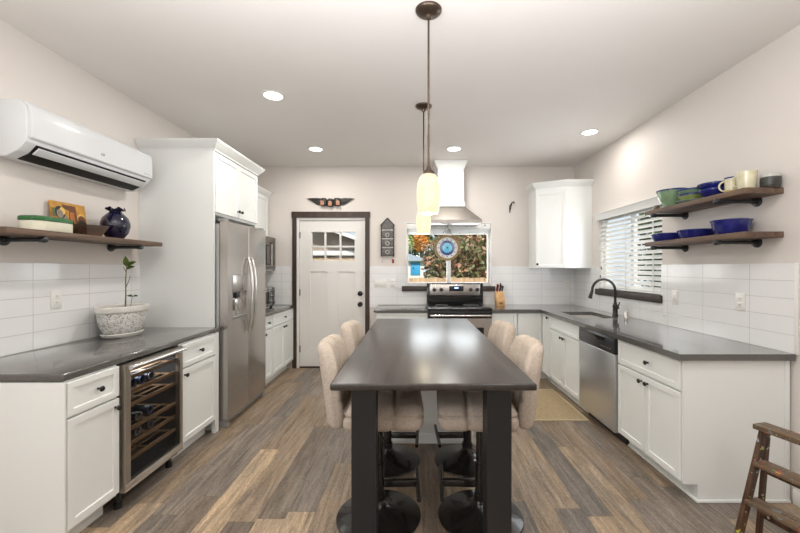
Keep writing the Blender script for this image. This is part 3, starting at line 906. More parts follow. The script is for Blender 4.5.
# refrigerator ------------------------------------------------------------
fr = thing('refrigerator', (-2.0, 3.65, 0), 'stainless side-by-side refrigerator with a water dispenser in the near door', 'refrigerator')
FY0, FY1, FX = 3.235, 4.070, -1.598
bx('body', 'steelside', fr, XL + 0.03, FX - 0.075, FY0 + 0.004, FY1 - 0.004, 0.03, 1.77, 0.004)
ds = MB().voxel([FX - 0.068, FX - 0.035, FX], [FY0, 3.325, 3.585, 3.642], [0.075, 0.93, 1.17, 1.79],
                lambda x, y, z: not (x > FX - 0.035 and 3.325 < y < 3.585 and 0.93 < z < 1.17), r=0.005, seg=3).build('freezer_door', 'steel', fr)
bx('fresh_food_door', 'steel', fr, FX - 0.068, FX, 3.650, FY1, 0.075, 1.79, 0.006, 3)
bx('dispenser_frame', 'steelside', ds, FX - 0.003, FX + 0.002, 3.314, 3.596, 1.165, 1.330, 0.002)
bx('dispenser_panel', 'steel', ds, FX - 0.003, FX + 0.005, 3.322, 3.588, 1.173, 1.322, 0.003)
bx('dispenser_recess', 'chrome', ds, FX - 0.034, FX - 0.031, 3.328, 3.582, 0.932, 1.168)
bx('drip_tray', 'steelside', ds, FX - 0.031, FX - 0.001, 3.328, 3.582, 0.932, 0.945, 0.002)
bx('paddle', 'chrome', ds, FX - 0.030, FX - 0.012, 3.40, 3.51, 1.00, 1.10, 0.004)
bx('nozzle', 'blackplastic', ds, FX - 0.030, FX - 0.008, 3.42, 3.49, 1.11, 1.165, 0.004)
for yy, par in ((3.612, ds), (3.690, fr.children[2] if len(fr.children) > 2 else fr)):
    n = 14
    pts = [(FX + 0.012 + 0.040 * sin(pi * k / n) ** 0.6, yy, 0.77 + (1.485 - 0.77) * k / n) for k in range(n + 1)]
    tgt = [ch for ch in fr.children if ch.name.startswith('freezer' if par is ds else 'fresh')][0]
    h = MB().tube(pts, 0.0125, 12).build('handle', 'chrome', tgt)
    for z in (0.775, 1.48):
        MB().tube([(FX - 0.001, yy, z), (FX + 0.016, yy, z)], 0.011, 10).build('handle_mount', 'chrome', tgt)
bx('kick_grille', 'steelside', fr, FX - 0.10, FX - 0.03, FY0 + 0.01, FY1 - 0.01, 0.02, 0.068, 0.004)
for yy in (FY0 + 0.03, FY1 - 0.03):
    bx('foot', 'steelside', fr, FX - 0.09, FX - 0.012, yy - 0.025, yy + 0.025, 0.0, 0.04, 0.004)
    bx('hinge_cover', 'steelside', fr, FX - 0.09, FX - 0.02, yy - 0.03, yy + 0.03, 1.792, 1.812, 0.004)

# far left run ----------------------------------------------------------
for lab, a0, a1, nd in (('white base cabinet with one door right behind the refrigerator', 4.112, 4.43, 1),
                        ('white two-door base cabinet under the toaster oven by the back door', 4.432, 5.195, 2)):
    c = thing('base_cabinet', (-2.0, (a0 + a1) / 2, 0), lab, 'cabinet')
    base_body('+x', FXL - 0.005, XL + 0.012, a0, a1, c)
    pl = DFL - 0.005
    dr = shaker('drawer', '+x', pl, a0 + G, a1 - 0.02, 0.690, 0.832, c, 0.04)
    knob((pl, (a0 + a1) / 2, 0.76), '+x', dr)
    if nd == 1:
        d = shaker('door', '+x', pl, a0 + G, a1 - 0.02, 0.125, 0.680, c)
        knob((pl, a0 + 0.06, 0.64), '+x', d)
    else:
        mid = (a0 + a1 - 0.02) / 2
        d = shaker('door', '+x', pl, a0 + G, mid - 0.002, 0.125, 0.680, c); knob((pl, mid - 0.035, 0.64), '+x', d)
        d = shaker('door', '+x', pl, mid + 0.002, a1 - 0.02, 0.125, 0.680, c); knob((pl, mid + 0.035, 0.64), '+x', d)
o = MB().box(XL + 0.012, -1.640, 4.105, YB - T - 0.002, CT - 0.038, CT, 0.008, 3).build('worktop', 'counter')
tag(o, 'short grey counter between the refrigerator and the back door', 'worktop')

c = thing('wall_cabinet', (-2.2, 4.64, 1.80), 'white wall cabinet above the microwave beyond the refrigerator', 'cabinet')
bx('body', 'white', c, XL + 0.002, -2.02, 4.112, YB - 0.004, 1.805, 2.36)
for a0, a1 in ((4.116, 4.64), (4.646, YB - 0.03)):
    shaker('door', '+x', -1.999, a0, a1, 1.812, 2.345, c)
crown([(XL + 0.002, 4.163), (-2.005, 4.163), (-2.005, YB - 0.004), (XL + 0.002, YB - 0.004)], [0, 1, 0, 0], 2.345, c)

mw = thing('microwave', (-2.1, 4.78, 1.35), 'built-in microwave under the wall cabinet beyond the refrigerator', 'microwave')
bx('body', 'steelside', mw, XL + 0.012, -1.93, 4.42, 5.180, 1.375, 1.800, 0.004)
d = bx('door', 'mwdoor', mw, -1.928, -1.90, 4.42, 5.180, 1.375, 1.800, 0.004)
bx('window', 'blackgloss', d, -1.901, -1.898, 4.46, 4.94, 1.42, 1.73, 0.002)
bx('control_panel', 'blackgloss', d, -1.901, -1.898, 5.01, 5.150, 1.42, 1.73, 0.002)
MB().tube([(-1.875, 4.975, 1.42), (-1.875, 4.975, 1.70)], 0.010, 10).build('handle', 'steel', d)
for z in (1.43, 1.69):
    MB().tube([(-1.90, 4.975, z), (-1.875, 4.975, z)], 0.006, 8).build('handle_post', 'steel', d)
bx('vent_base', 'steel', mw, XL + 0.012, -1.91, 4.42, 5.180, 1.345, 1.372, 0.006)

to = thing('toaster_oven', (-1.95, 4.70, CT), 'silver countertop toaster oven behind the refrigerator', 'toaster oven')
bx('body', 'steel', to, -2.12, -1.815, 4.42, 4.89, CT + 0.02, 1.150, 0.012, 3)
d = bx('door', 'chrome', to, -1.814, -1.800, 4.43, 4.80, CT + 0.035, 1.135, 0.004)
bx('window', 'blackgloss', d, -1.801, -1.797, 4.45, 4.78, CT + 0.06, 1.09, 0.003)
MB().tube([(-1.775, 4.46, 1.115), (-1.775, 4.77, 1.115)], 0.007, 10).build('handle', 'blackplastic', d)
for yy in (4.48, 4.75):
    MB().tube([(-1.80, yy, 1.115), (-1.775, yy, 1.115)], 0.005, 8).build('handle_post', 'blackplastic', d)
cp = bx('control_panel', 'blackplastic', to, -1.814, -1.800, 4.805, 4.885, CT + 0.035, 1.135, 0.004)
for z in (0.96, 1.03, 1.10):
    MB().lathe([(0, 0), (0.016, 0), (0.014, 0.014), (0, 0.015)], (-1.80, 4.845, z), 14, 'x').build('dial', 'chrome', cp)
for x in (-2.09, -1.84):
    for yy in (4.45, 4.86):
        bx('foot', 'blackplastic', to, x - 0.015, x + 0.015, yy - 0.015, yy + 0.015, CT, CT + 0.021, 0.003)

# ------------------------------------------------------------------ right run
FBY = 4.632                   # carcass front of the back run
# near cabinet
c = thing('base_cabinet', (1.9, 2.56, 0), 'white base cabinet with one wide drawer over two doors, near the step ladder', 'cabinet')
EY = 2.215
base_body('-x', FXR, XR - 0.002, EY + 0.012, 2.915, c)
MB().prism([(XR - 0.02, 0.0), (FXR + 0.075, 0.0), (FXR + 0.075, 0.105), (FXR - 0.012, 0.105), (FXR - 0.012, CT - 0.041), (XR - 0.02, CT - 0.041)], 1, EY, EY + 0.011).build('end_panel', 'white', c)
bx('shoe_moulding', 'white', c, FXR + 0.07, XR - 0.016, EY - 0.012, EY - 0.001, 0, 0.018, 0.004)
bx('shoe_moulding', 'white', c, FXR + 0.062, FXR + 0.074, EY - 0.012, 2.915, 0, 0.018, 0.004)
bx('corner_batten', 'white', c, XR - 0.046, XR - 0.018, EY - 0.006, EY - 0.0005, 0.0, CT - 0.042, 0.002)
dr = shaker('drawer', '-x', DFR, EY + 0.016, 2.905, 0.652, 0.832, c, 0.05)
knob((DFR, 2.53, 0.745), '-x', dr)
mid = (EY + 0.016 + 2.905) / 2
d = shaker('door', '-x', DFR, EY + 0.016, mid - 0.002, 0.115, 0.642, c); knob((DFR, mid - 0.034, 0.600), '-x', d)
d = shaker('door', '-x', DFR, mid + 0.002, 2.905, 0.115, 0.642, c); knob((DFR, mid + 0.034, 0.600), '-x', d)

# dishwasher
dw = thing('dishwasher', (1.9, 3.24, 0), 'stainless dishwasher with a black control strip under the right counter', 'dishwasher')
bx('body', 'steelside', dw, FXR + 0.01, XR - 0.06, 2.935, 3.555, 0.10, CT - 0.045)
bx('door_panel', 'steelcool', dw, FXR - 0.030, FXR + 0.008, 2.935, 3.555, 0.090, 0.700, 0.005, 3)
cp = MB().prism([(FXR + 0.008, 0.703), (FXR - 0.030, 0.703), (FXR - 0.036, 0.715), (FXR - 0.036, 0.80), (FXR - 0.026, 0.836), (FXR + 0.008, 0.836)], 1, 2.935, 3.555, 0.003).build('control_panel', 'blackplastic', dw)
MB().prism([(3.06, 0.812), (3.10, 0.79), (3.17, 0.777), (3.245, 0.773), (3.32, 0.777), (3.39, 0.79), (3.43, 0.812)], 0, FXR - 0.041, FXR - 0.030, 0.002).build('handle_pocket', 'blackgloss', cp)
for k in range(5):
    bx('button', 'steelside', cp, FXR - 0.0375, FXR - 0.0355, 2.985 + 0.035 * k, 3.000 + 0.035 * k, 0.735, 0.743)
bx('badge', 'steel', cp, FXR - 0.0375, FXR - 0.0355, 3.47, 3.52, 0.755, 0.762)
bx('kick_plate', 'blackplastic', dw, FXR + 0.06, FXR + 0.075, 2.935, 3.555, 0.0, 0.098)

# sink base and blind corner
c = thing('base_cabinet', (1.9, 3.97, 0), 'white two-door sink cabinet with a false drawer front under the faucet', 'cabinet')
base_body('-x', FXR, XR - 0.002, 3.575, 4.355, c, top=0.60)
bx('front_rail', 'white', c, FXR, FXR + 0.02, 3.575, 4.355, 0.601, CT - 0.041)
shaker('false_drawer', '-x', DFR, 3.58, 4.35, 0.690, 0.832, c, 0.045)
mid = (3.58 + 4.35) / 2
d = shaker('door', '-x', DFR, 3.58, mid - 0.002, 0.115, 0.680, c); knob((DFR, mid - 0.034, 0.64), '-x', d)
d = shaker('door', '-x', DFR, mid + 0.002, 4.35, 0.115, 0.680, c); knob((DFR, mid + 0.034, 0.64), '-x', d)
bx('shoe_moulding', 'white', c, FXR + 0.062, FXR + 0.074, 3.575, 4.355, 0, 0.018, 0.004)

c = thing('corner_cabinet', (1.8, 4.8, 0), 'white corner base cabinet with folding narrow doors below the counter bend', 'cabinet')
MB().voxel([1.285, FXR, FXR + 0.075, XR - 0.012], [4.358, FBY, FBY + 0.075, YB - 0.012], [0.0, 0.105, CT - 0.041],
           lambda x, y, z: (y > FBY + 0.075 or x > FXR + 0.075) if z < 0.105 else (x > FXR or y > FBY)).build('body', 'white', c)
d = shaker('door', '-x', DFR, 4.362, FBY - 0.026, 0.115, 0.832, c, 0.04)
knob((DFR, 4.40, 0.80), '-x', d)
shaker('door', '-y', FBY - 0.021, 1.292, FXR - 0.024, 0.115, 0.832, c)
bx('shoe_moulding', 'white', c, FXR + 0.062, FXR + 0.074, 4.358, FBY + 0.07, 0, 0.018, 0.004)

c = thing('base_cabinet', (1.12, 4.9, 0), 'white single-door base cabinet under the knife block right of the range', 'cabinet')
base_body('-y', FBY, YB - 0.012, 0.968, 1.282, c)
shaker('door', '-y', FBY - 0.021, 0.972, 1.278, 0.115, 0.832, c)

# L-shaped counter with the sink cut-out
SX0, SX1, SY0, SY1 = 1.70, 2.065, 3.76, 4.335
o = MB().voxel([0.966, 1.555, SX0, SX1, XR - T - 0.002], [2.185, SY0, SY1, 4.580, YB - T - 0.002], [CT - 0.038, CT],
               lambda x, y, z: (x > 1.555 or y > 4.58) and not (SX0 < x < SX1 and SY0 < y < SY1), r=0.007, seg=3).build('worktop', 'counter')
tag(o, 'long L-shaped grey counter holding the sink and the faucet', 'worktop')

# sink (undermount)
sk = thing('sink', (1.88, 4.08, 0.67), 'stainless undermount sink set in the L-shaped counter', 'sink')
e = 0.012
MB().voxel([SX0 - e, SX0 + 0.004, SX1 - 0.004, SX1 + e], [SY0 - e, SY0 + 0.004, 4.07, 4.085, SY1 - 0.004, SY1 + e], [0.655, 0.668, CT - 0.06, CT - 0.039],
           lambda x, y, z: z < 0.668 or x < SX0 + 0.004 or x > SX1 - 0.004 or y < SY0 + 0.004 or y > SY1 - 0.004 or (4.07 < y < 4.085 and z < CT - 0.06), r=0.004).build('basin', 'sinksteel', sk)
for yy in (3.915, 4.24):
    MB().lathe([(0, 0.003), (0.035, 0.003), (0.042, 0.0), (0.042, -0.004)], (1.88, yy, 0.669), 20).build('drain', 'chrome', sk)

# faucet
fx, fy = 2.135, 3.96
fa = thing('faucet', (fx, fy, CT), 'black gooseneck pull-down faucet behind the sink', 'faucet')
MB().lathe([(0, 0), (0.030, 0), (0.031, 0.006), (0.025, 0.014), (0.023, 0.09), (0.026, 0.10), (0.024, 0.112), (0.016, 0.13), (0.0145, 0.15), (0, 0.15)], (fx, fy, CT), 20).build('base', 'black', fa)
R = 0.122
pts = [(fx, fy, CT + 0.14), (fx, fy, 1.145)]
for k in range(1, 15):
    t = pi * k / 15 * 1.06
    pts.append((fx - R + R * cos(t), fy, 1.145 + R * sin(t)))
MB().tube(pts, 0.0135, 14).build('neck', 'black', fa)
ex, ez = pts[-1][0], pts[-1][2]
MB().tube([(ex + 0.003, fy, ez + 0.004), (ex - 0.004, fy, ez - 0.02), (ex - 0.012, fy, ez - 0.045), (ex - 0.022, fy, ez - 0.085)], [0.0135, 0.016, 0.018, 0.022], 14).build('spray_head', 'black', fa)
MB().tube([(fx, fy - 0.02, CT + 0.085), (fx, fy - 0.052, CT + 0.090)], 0.016, 12).build('handle_hub', 'black', fa)
MB().tube([(fx, fy - 0.048, CT + 0.092), (fx + 0.012, fy - 0.066, CT + 0.150)], [0.009, 0.006], 10).build('lever', 'black', fa)
ag = MB().lathe([(0, 0), (0.022, 0), (0.022, 0.012), (0.019, 0.016), (0.019, 0.058), (0.016, 0.064), (0, 0.065)], (2.155, 3.79, CT), 18).build('air_gap_cap', 'steel')
tag(ag, 'small steel cylinder cap on the counter beside the faucet', 'sink cap')

# jute mat on the floor by the sink
rg = thing('kitchen_mat', (1.3, 3.82, 0), 'tan woven kitchen mat on the floor before the sink cabinet', 'mat')
bx('weave', 'rug', rg, 1.015, 1.575, 3.405, 4.245, 0.0, 0.008)
MB().voxel([1.0, 1.015, 1.575, 1.59], [3.39, 3.405, 4.245, 4.26], [0.0, 0.010],
           lambda x, y, z: not (1.015 < x < 1.575 and 3.405 < y < 4.245), r=0.002).build('border', 'rugedge', rg)

# upper corner cabinet ----------------------------------------------------
uc = thing('corner_wall_cabinet', (2.0, 4.95, 1.38), 'white diagonal corner wall cabinet with one door and crown moulding', 'cabinet')
P = [(1.60, YB - 0.002), (1.60, 4.885), (1.925, 4.690), (XR - 0.002, 4.690), (XR - 0.002, YB - 0.002)]
MB().prism(P, 2, 1.385, 2.41).build('body', 'white', uc)
d0, d1 = Vector(P[1]), Vector(P[2])
dirv = (d1 - d0).normalized()
L_ = (d1 - d0).length
ang = math.atan2(dirv.y, dirv.x)
d = shaker('door', '-y', -0.002, 0.006, L_ - 0.012, 1.39, 2.36, None, 0.05)
kn = knob((0.030, -0.002, 1.435), '-y', None)
for q in (d, kn):
    q.data.transform(Matrix.Translation((d0.x, d0.y, 0)) @ Matrix.Rotation(ang, 4, 'Z') @ Matrix.Translation((0, -0.018 + 0.0, 0)))
    q.data.transform(Matrix.Translation(-Vector(uc.location)))
d.parent = uc
kn.parent = d
crown(P, [1, 1, 1, 0, 0], 2.402, uc)

# ------------------------------------------------------------------ range, hood, cabinets left of range
RX0, RX1 = 0.188, 0.962
c = thing('base_cabinet', (-0.14, 4.9, 0), 'white base cabinet between the back door and the range', 'cabinet')
base_body('-y', FBY, YB - 0.012, -0.455, 0.183, c)
shaker('drawer', '-y', FBY - 0.021, -0.450, 0.178, 0.690, 0.832, c, 0.04)
shaker('door', '-y', FBY - 0.021, -0.450, -0.138, 0.115, 0.680, c)
shaker('door', '-y', FBY - 0.021, -0.134, 0.178, 0.115, 0.680, c)
o = MB().box(-0.482, 0.184, 4.580, YB - T - 0.002, CT - 0.038, CT, 0.008, 3).build('worktop', 'counter')
tag(o, 'short grey counter left of the range under the key rack', 'worktop')

ra = thing('range', (0.575, 4.88, 0), 'stainless electric range with a black glass cooktop below the window', 'range')
bx('body', 'steelside', ra, RX0 + 0.004, RX1 - 0.004, 4.60, 5.165, 0.03, 0.862)
ck = bx('cooktop', 'blackgloss', ra, RX0, RX1, 4.545, 5.120, 0.864, 0.898, 0.004)
for bxp, byp, br_ in ((0.38, 4.72, 0.10), (0.77, 4.72, 0.08), (0.38, 4.97, 0.08), (0.77, 4.97, 0.10)):
    MB().lathe([(br_ - 0.003, 0), (br_, 0), (br_, 0.0006), (br_ - 0.003, 0.0006), (br_ - 0.003, 0)], (bxp, byp, 0.898), 40).build('burner_ring', 'steelside', ck)
bgd = bx('backguard', 'blackgloss', ra, RX0, RX1 - 0.004, 5.122, 5.178, 0.864, 1.182, 0.006)
pn = bx('control_panel', 'steel', bgd, RX0 + 0.040, RX1 - 0.046, 5.117, 5.124, 1.015, 1.165, 0.003)
for x in (0.290, 0.388, 0.790, 0.878):
    k_ = MB().lathe([(0, -0.0), (0.027, 0), (0.025, -0.010), (0.021, -0.024), (0, -0.025)], (x, 5.117, 1.090), 20, 'y').build('knob', 'blackplastic', pn)
ds_ = bx('display', 'display', pn, 0.495, 0.690, 5.113, 5.118, 1.070, 1.140, 0.002)
bx('digits', 'digit', ds_, 0.565, 0.620, 5.1125, 5.1135, 1.106, 1.124)
od = MB().voxel([RX0 + 0.004, 0.30, 0.86, RX1 - 0.004], [4.545, 4.552, 4.598], [0.20, 0.32, 0.665, 0.775],
                lambda x, y, z: not (0.30 < x < 0.86 and 0.32 < z < 0.665 and y < 4.552), r=0.002).build('oven_door', 'steel', ra)
bx('oven_window', 'blackgloss', od, 0.302, 0.858, 4.547, 4.5515, 0.322, 0.663)
bx('front_strip', 'blackgloss', ra, RX0 + 0.004, RX1 - 0.004, 4.548, 4.598, 0.780, 0.862, 0.003)
MB().tube([(RX0 + 0.02, 4.505, 0.812), (RX1 - 0.02, 4.505, 0.812)], 0.013, 12).build('handle', 'chrome', od)
for x in (RX0 + 0.06, RX1 - 0.06):
    MB().tube([(x, 4.546, 0.770), (x, 4.505, 0.812)], 0.008, 8).build('handle_post', 'chrome', od)
bx('storage_drawer', 'steel', ra, RX0 + 0.004, RX1 - 0.004, 4.548, 4.598, 0.04, 0.19, 0.003)
for x in (RX0 + 0.05, RX1 - 0.05):
    for yy in (4.63, 5.10):
        MB().lathe([(0, 0), (0.018, 0), (0.014, 0.035), (0, 0.035)], (x, yy, 0), 12).build('foot', 'blackplastic', ra)

hd = thing('range_hood', (0.495, 4.98, 1.96), 'stainless range hood with a white boxed chimney up to the ceiling', 'range hood')
HB = YB - 0.006
MB().loft([[(0.115, 4.75, 1.962), (0.875, 4.75, 1.962), (0.875, HB, 1.962), (0.115, HB, 1.962)],
           [(0.115, 4.75, 2.000), (0.875, 4.75, 2.000), (0.875, HB, 2.000), (0.115, HB, 2.000)],
           [(0.310, 4.915, 2.190), (0.680, 4.915, 2.190), (0.680, HB, 2.190), (0.310, HB, 2.190)]]).build('canopy', 'hoodsteel', hd, smooth=20)
bx('filter', 'chrome', hd, 0.15, 0.84, 4.80, 5.14, 1.956, 1.961, 0.001)
MB().loft([[(x, y, z) for x, y in ((0.495 - q, 5.20 - 0.285 - (q - 0.17)), (0.495 + q, 5.20 - 0.285 - (q - 0.17)), (0.495 + q, HB), (0.495 - q, HB))]
           for z, q in ((2.192, 0.182), (2.245, 0.182), (2.252, 0.178), (2.258, 0.168), (2.69, 0.168), (2.695, 0.175), (2.765, 0.212), (CEIL - 0.002, 0.216))]).build('chimney', 'white', hd, smooth=20)
MB().box(0.375, 0.615, 4.911, 4.916, 2.30, 2.66, 0.002).build('chimney_panel', 'white', hd)

# ------------------------------------------------------------------ island table
tb = thing('island_table', (0.09, 2.69, 0), 'long dark wood island table with two square black front legs', 'table')
TX0, TX1, TY0, TY1 = -0.362, 0.540, 1.625, 3.757
MB().box(TX0, TX1, TY0, TY1, CT - 0.032, CT, 0.009, 3).build('tabletop', 'table', tb)
for x in (-0.222, 0.388):
    MB().voxel([x - 0.055, x - 0.047, x + 0.047, x + 0.055], [TY0 + 0.06, TY0 + 0.068, TY0 + 0.157, TY0 + 0.165], [0, CT - 0.033],
               lambda a, b_, z: True, r=0.004).build('leg', 'tableedge', tb)
ib = bx('island_base', 'white', tb, -0.29, 0.47, 2.965, 3.72, 0.0, CT - 0.033)
bx('base_moulding', 'white', ib, -0.300, 0.480, 2.953, 3.73, 0.0, 0.075, 0.004)

# stools -------------------------------------------------------------------
def seat_fn(q):
    x, y, z = q
    f = 1 - (abs(x) / 0.24) ** 4
    g = 1 - (abs(y) / 0.22) ** 4
    if z > 0: z += 0.018 * max(0, f) * max(0, g)
    for x0 in (0.05,):
        d = math.exp(-((x - x0) / 0.014) ** 2)
        z -= 0.018 * d * (1 if z > 0 else 0)
        y -= 0.016 * d * (1 if y > 0 else -1) * min(1, abs(y) / 0.18)
    d = math.exp(-((z - 0.020) / 0.007) ** 2)
    x *= 1 - 0.045 * d
    y *= 1 - 0.055 * d
    d = math.exp(-(y / 0.010) ** 2)
    z -= 0.008 * d * (1 if z > 0 else 0)
    x += 0.02 * (z / 0.06) * 0.3
    return Vector((x, y, z))
def back_fn(q):
    x, y, z = q
    # rounded shoulders, slight wrap forward at the sides, two vertical tufted seams
    zt = max(0.0, z) / 0.215
    y *= 1 - 0.20 * zt ** 3
    y *= 1 - 0.10 * (max(0.0, -z) / 0.215) ** 2
    if x > 0: x += 0.016 * (1 - min(1, (abs(z) / 0.215)) ** 4)
    for y0 in (-0.075, 0.075):
        d = math.exp(-((y - y0) / 0.012) ** 2)
        x -= 0.016 * d * (1 if x > 0 else -0.7)
        z -= 0.008 * d * (1 if z > 0.1 else 0)
    d = math.exp(-((z + 0.06) / 0.010) ** 2)
    if x > 0: x -= 0.007 * d
    x += 0.95 * y * y - 0.022
    x -= (z + 0.2) * 0.14
    return Vector((x, y, z))
st = thing('bar_stool', (0, 0, 0), '', 'stool', 'swivel stools around the island table')
MB().lathe([(0, 0.0), (0.228, 0.0), (0.235, 0.006), (0.232, 0.012), (0.19, 0.024), (0.12, 0.040), (0.06, 0.062), (0.036, 0.090), (0.032, 0.10), (0, 0.10)], seg=48).build('base', 'stoolblack', st)
MB().tube([(0, 0, 0.095), (0, 0, 0.30)], 0.030, 20).build('column', 'stoolblack', st)
MB().tube([(0, 0, 0.30), (0, 0, 0.53)], 0.024, 20).build('gas_lift', 'stoolblack', st)
MB().lathe([(0.031, 0.0), (0.037, 0.0), (0.037, 0.03), (0.031, 0.03)], (0, 0, 0.10), 24).build('collar', 'black', st)
fr_ = MB().box(0.028, 0.215, -0.016, 0.016, 0.165, 0.205, 0.008).build('footrest', 'stoolblack', st)
MB().tube([(0.215, -0.165, 0.185), (0.215, 0.165, 0.185)], 0.012, 12).build('footrest_bar', 'stoolblack', fr_)
bx('seat_plate', 'black', st, -0.10, 0.10, -0.10, 0.10, 0.530, 0.548, 0.004)
MB().tube([(0.0, -0.09, 0.538), (0.03, -0.20, 0.525), (0.05, -0.235, 0.515)], 0.005, 8).build('lift_lever', 'black', st)
MB().cushion((0.034, 0, 0.612), (0.206, 0.225, 0.062), 0.05, 40, seat_fn).build('seat', 'fabric', st, smooth=80)
bk = MB().cushion((-0.216, 0, 0.775), (0.036, 0.215, 0.215), 0.034, 44, back_fn).build('backrest', 'fabric', st, smooth=80)
def back_path(sx, yy, zz): 
    v = back_fn(Vector((sx, yy, zz)))
    return v + Vector((-0.216, 0, 0.775))
for sg in (-1, 1):
    pts = [back_path(0.037, sg * 0.075, z) for z in [-0.17 + 0.035 * k for k in range(10)]]
    MB().tube(pts, 0.0055, 8).build('piping', 'piping', bk)
labs = ['beige tufted swivel stool on the refrigerator side of the table, at the near end',
        'beige tufted swivel stool on the refrigerator side of the table, toward the back door',
        'beige tufted swivel stool on the dishwasher side of the table, at the near end',
        'beige tufted swivel stool on the dishwasher side of the table, toward the range']
for i, (x, y, rz) in enumerate(((-0.190, 2.09, radians(2)), (-0.184, 2.695, radians(-2)), (0.375, 2.09, pi - radians(3)), (0.390, 2.695, pi + radians(2)))):
    o = st if i == 0 else copy_tree(st)
    o.location = (x, y, 0)
    o.rotation_euler = (0, 0, rz)
    o['label'] = labs[i]

# ------------------------------------------------------------------ pendants and downlights
def pendant(x, y, label):
    t = thing('pendant_light', (x, y, CEIL), label, 'lamp', 'pendants over the island table')
    MB().lathe([(0, 0), (0.072, 0), (0.072, -0.006), (0.066, -0.014), (0.045, -0.026), (0.018, -0.032), (0.012, -0.050), (0, -0.050)], (x, y, CEIL), 32).build('ceiling_canopy', 'bronze', t)
    MB().tube([(x, y, CEIL - 0.045), (x, y, 1.930)], 0.006, 10).build('rod', 'bronze', t)
    MB().lathe([(0, 0.045), (0.010, 0.045), (0.014, 0.03), (0.030, 0.016), (0.034, 0.0), (0, 0.0)], (x, y, 1.893), 24).build('socket_cap', 'bronze', t)
    z0 = 1.680
    prof = [(0.052, 0.0), (0.057, 0.012), (0.062, 0.055), (0.065, 0.10), (0.064, 0.135), (0.059, 0.17), (0.049, 0.197), (0.037, 0.211), (0.033, 0.213),
            (0.033, 0.209), (0.045, 0.19), (0.054, 0.165), (0.059, 0.13), (0.059, 0.10), (0.057, 0.055), (0.052, 0.015), (0.049, 0.0), (0.052, 0.0)]
    MB().lathe(prof, (x, y, z0), 40).build('shade', 'shade', t)
    lamp('pendant_bulb', 'POINT', (x, y, 1.70), (0, 0, 0), 5, (1, 0.86, 0.62), shadow_soft_size=0.03)
pendant(0.085, 2.05, 'bronze pendant lamp with a long rod and glowing cream shade, nearer of the two')
pendant(0.092, 3.26, 'bronze pendant lamp with glowing cream shade, farther one toward the window')

dl_lab = ['recessed ceiling light between the air conditioner and the near pendant', 'recessed ceiling light in front of the back door',
          'recessed ceiling light in front of the range hood', 'recessed ceiling light above the sink counter']
for (x, y), lab in zip(((-1.14, 3.06), (-1.15, 4.43), (0.483, 4.42), (1.83, 3.88)), dl_lab):
    t = thing('ceiling_light', (x, y, CEIL), lab, 'light', 'recessed lights in the ceiling')
    MB().lathe([(0.072, -0.001), (0.094, -0.001), (0.092, -0.005), (0.074, -0.007), (0.072, -0.001)], (x, y, CEIL), 36).build('trim_ring', 'trimwhite', t)
    MB().lathe([(0, -0.004), (0.073, -0.004), (0.073, -0.001), (0, -0.001)], (x, y, CEIL), 36).build('lens', 'downlight', t)
    lamp('downlight', 'AREA', (x, y, CEIL - 0.012), (0, 0, 0), 5 if x > 1 else 10, (1, 0.965, 0.90), shape='DISK', size=0.14)
for x, y in ((-1.15, 1.2), (1.2, 1.2), (-1.15, -0.6), (1.2, -0.6)):  # extra lamps added out of view for fill, without fixtures
    lamp('downlight', 'AREA', (x, y, CEIL - 0.012), (0, 0, 0), 8, (1, 0.965, 0.90), shape='DISK', size=0.14)

# ------------------------------------------------------------------ air conditioner
ac = thing('air_conditioner', (XL, 2.57, 2.0), 'white wall-mounted air conditioner above the left shelf', 'air conditioner')
A0, A1 = 2.075, 3.055
X_ = XL
def acp(l): return [(X_ + a, b) for a, b in l]
MB().prism(acp([(0.001, 2.005), (0.001, 2.318), (0.12, 2.322), (0.165, 2.316), (0.192, 2.29), (0.200, 2.24), (0.205, 2.12), (0.198, 2.085), (0.150, 2.035), (0.085, 2.005)]), 1, A0, A1, 0.006, 2).build('body', 'plastic', ac, smooth=50)
MB().prism(acp([(0.150, 2.322), (0.185, 2.314), (0.212, 2.290), (0.219, 2.24), (0.221, 2.115), (0.213, 2.105), (0.19, 2.11), (0.19, 2.29)]), 1, A0 + 0.012, A1 - 0.004, 0.003, 2).build('front_panel', 'plastic', ac, smooth=50)
# outlet slot on the slanted underside, with its louver
MB().prism(acp([(0.192, 2.083), (0.200, 2.080), (0.152, 2.0315), (0.090, 2.0025), (0.086, 2.006), (0.148, 2.037)]), 1, A0 + 0.06, A1 - 0.05, 0.0).build('air_outlet', 'slot', ac)
MB().prism(acp([(0.1985, 2.068), (0.2045, 2.063), (0.166, 2.030), (0.160, 2.034)]), 1, A0 + 0.07, A1 - 0.055, 0.001).build('louver', 'plastic', ac)
def text(s, size, mtx, m, name, parent, depth=0.0006):
    cu = bpy.data.curves.new(name, 'FONT')
    cu.body = s; cu.size = size; cu.extrude = depth; cu.align_x = 'CENTER'; cu.align_y = 'CENTER'
    tmp = bpy.data.objects.new(name + '_tmp', cu)
    COL.objects.link(tmp)
    dg = bpy.context.evaluated_depsgraph_get()
    me = bpy.data.meshes.new_from_object(tmp.evaluated_get(dg))
    bpy.data.objects.remove(tmp)
    me.transform(mtx)
    base = Vector((0, 0, 0)); p = parent
    while p is not None: base += p.location; p = p.parent
    me.transform(Matrix.Translation(-base))
    me.materials.clear(); me.materials.append(M[m])
    o = bpy.data.objects.new(name, me); o.parent = parent; COL.objects.link(o)
    return o
RX = Matrix(((0, 0, 1, 0), (1, 0, 0, 0), (0, 1, 0, 0), (0, 0, 0, 1)))   # text facing +x
fp = [ch for ch in ac.children if ch.name.startswith('front_panel')][0]
text('LG', 0.024, Matrix.Translation((X_ + 0.2215, 2.565, 2.158)) @ RX, 'blackplastic', 'logo', fp)
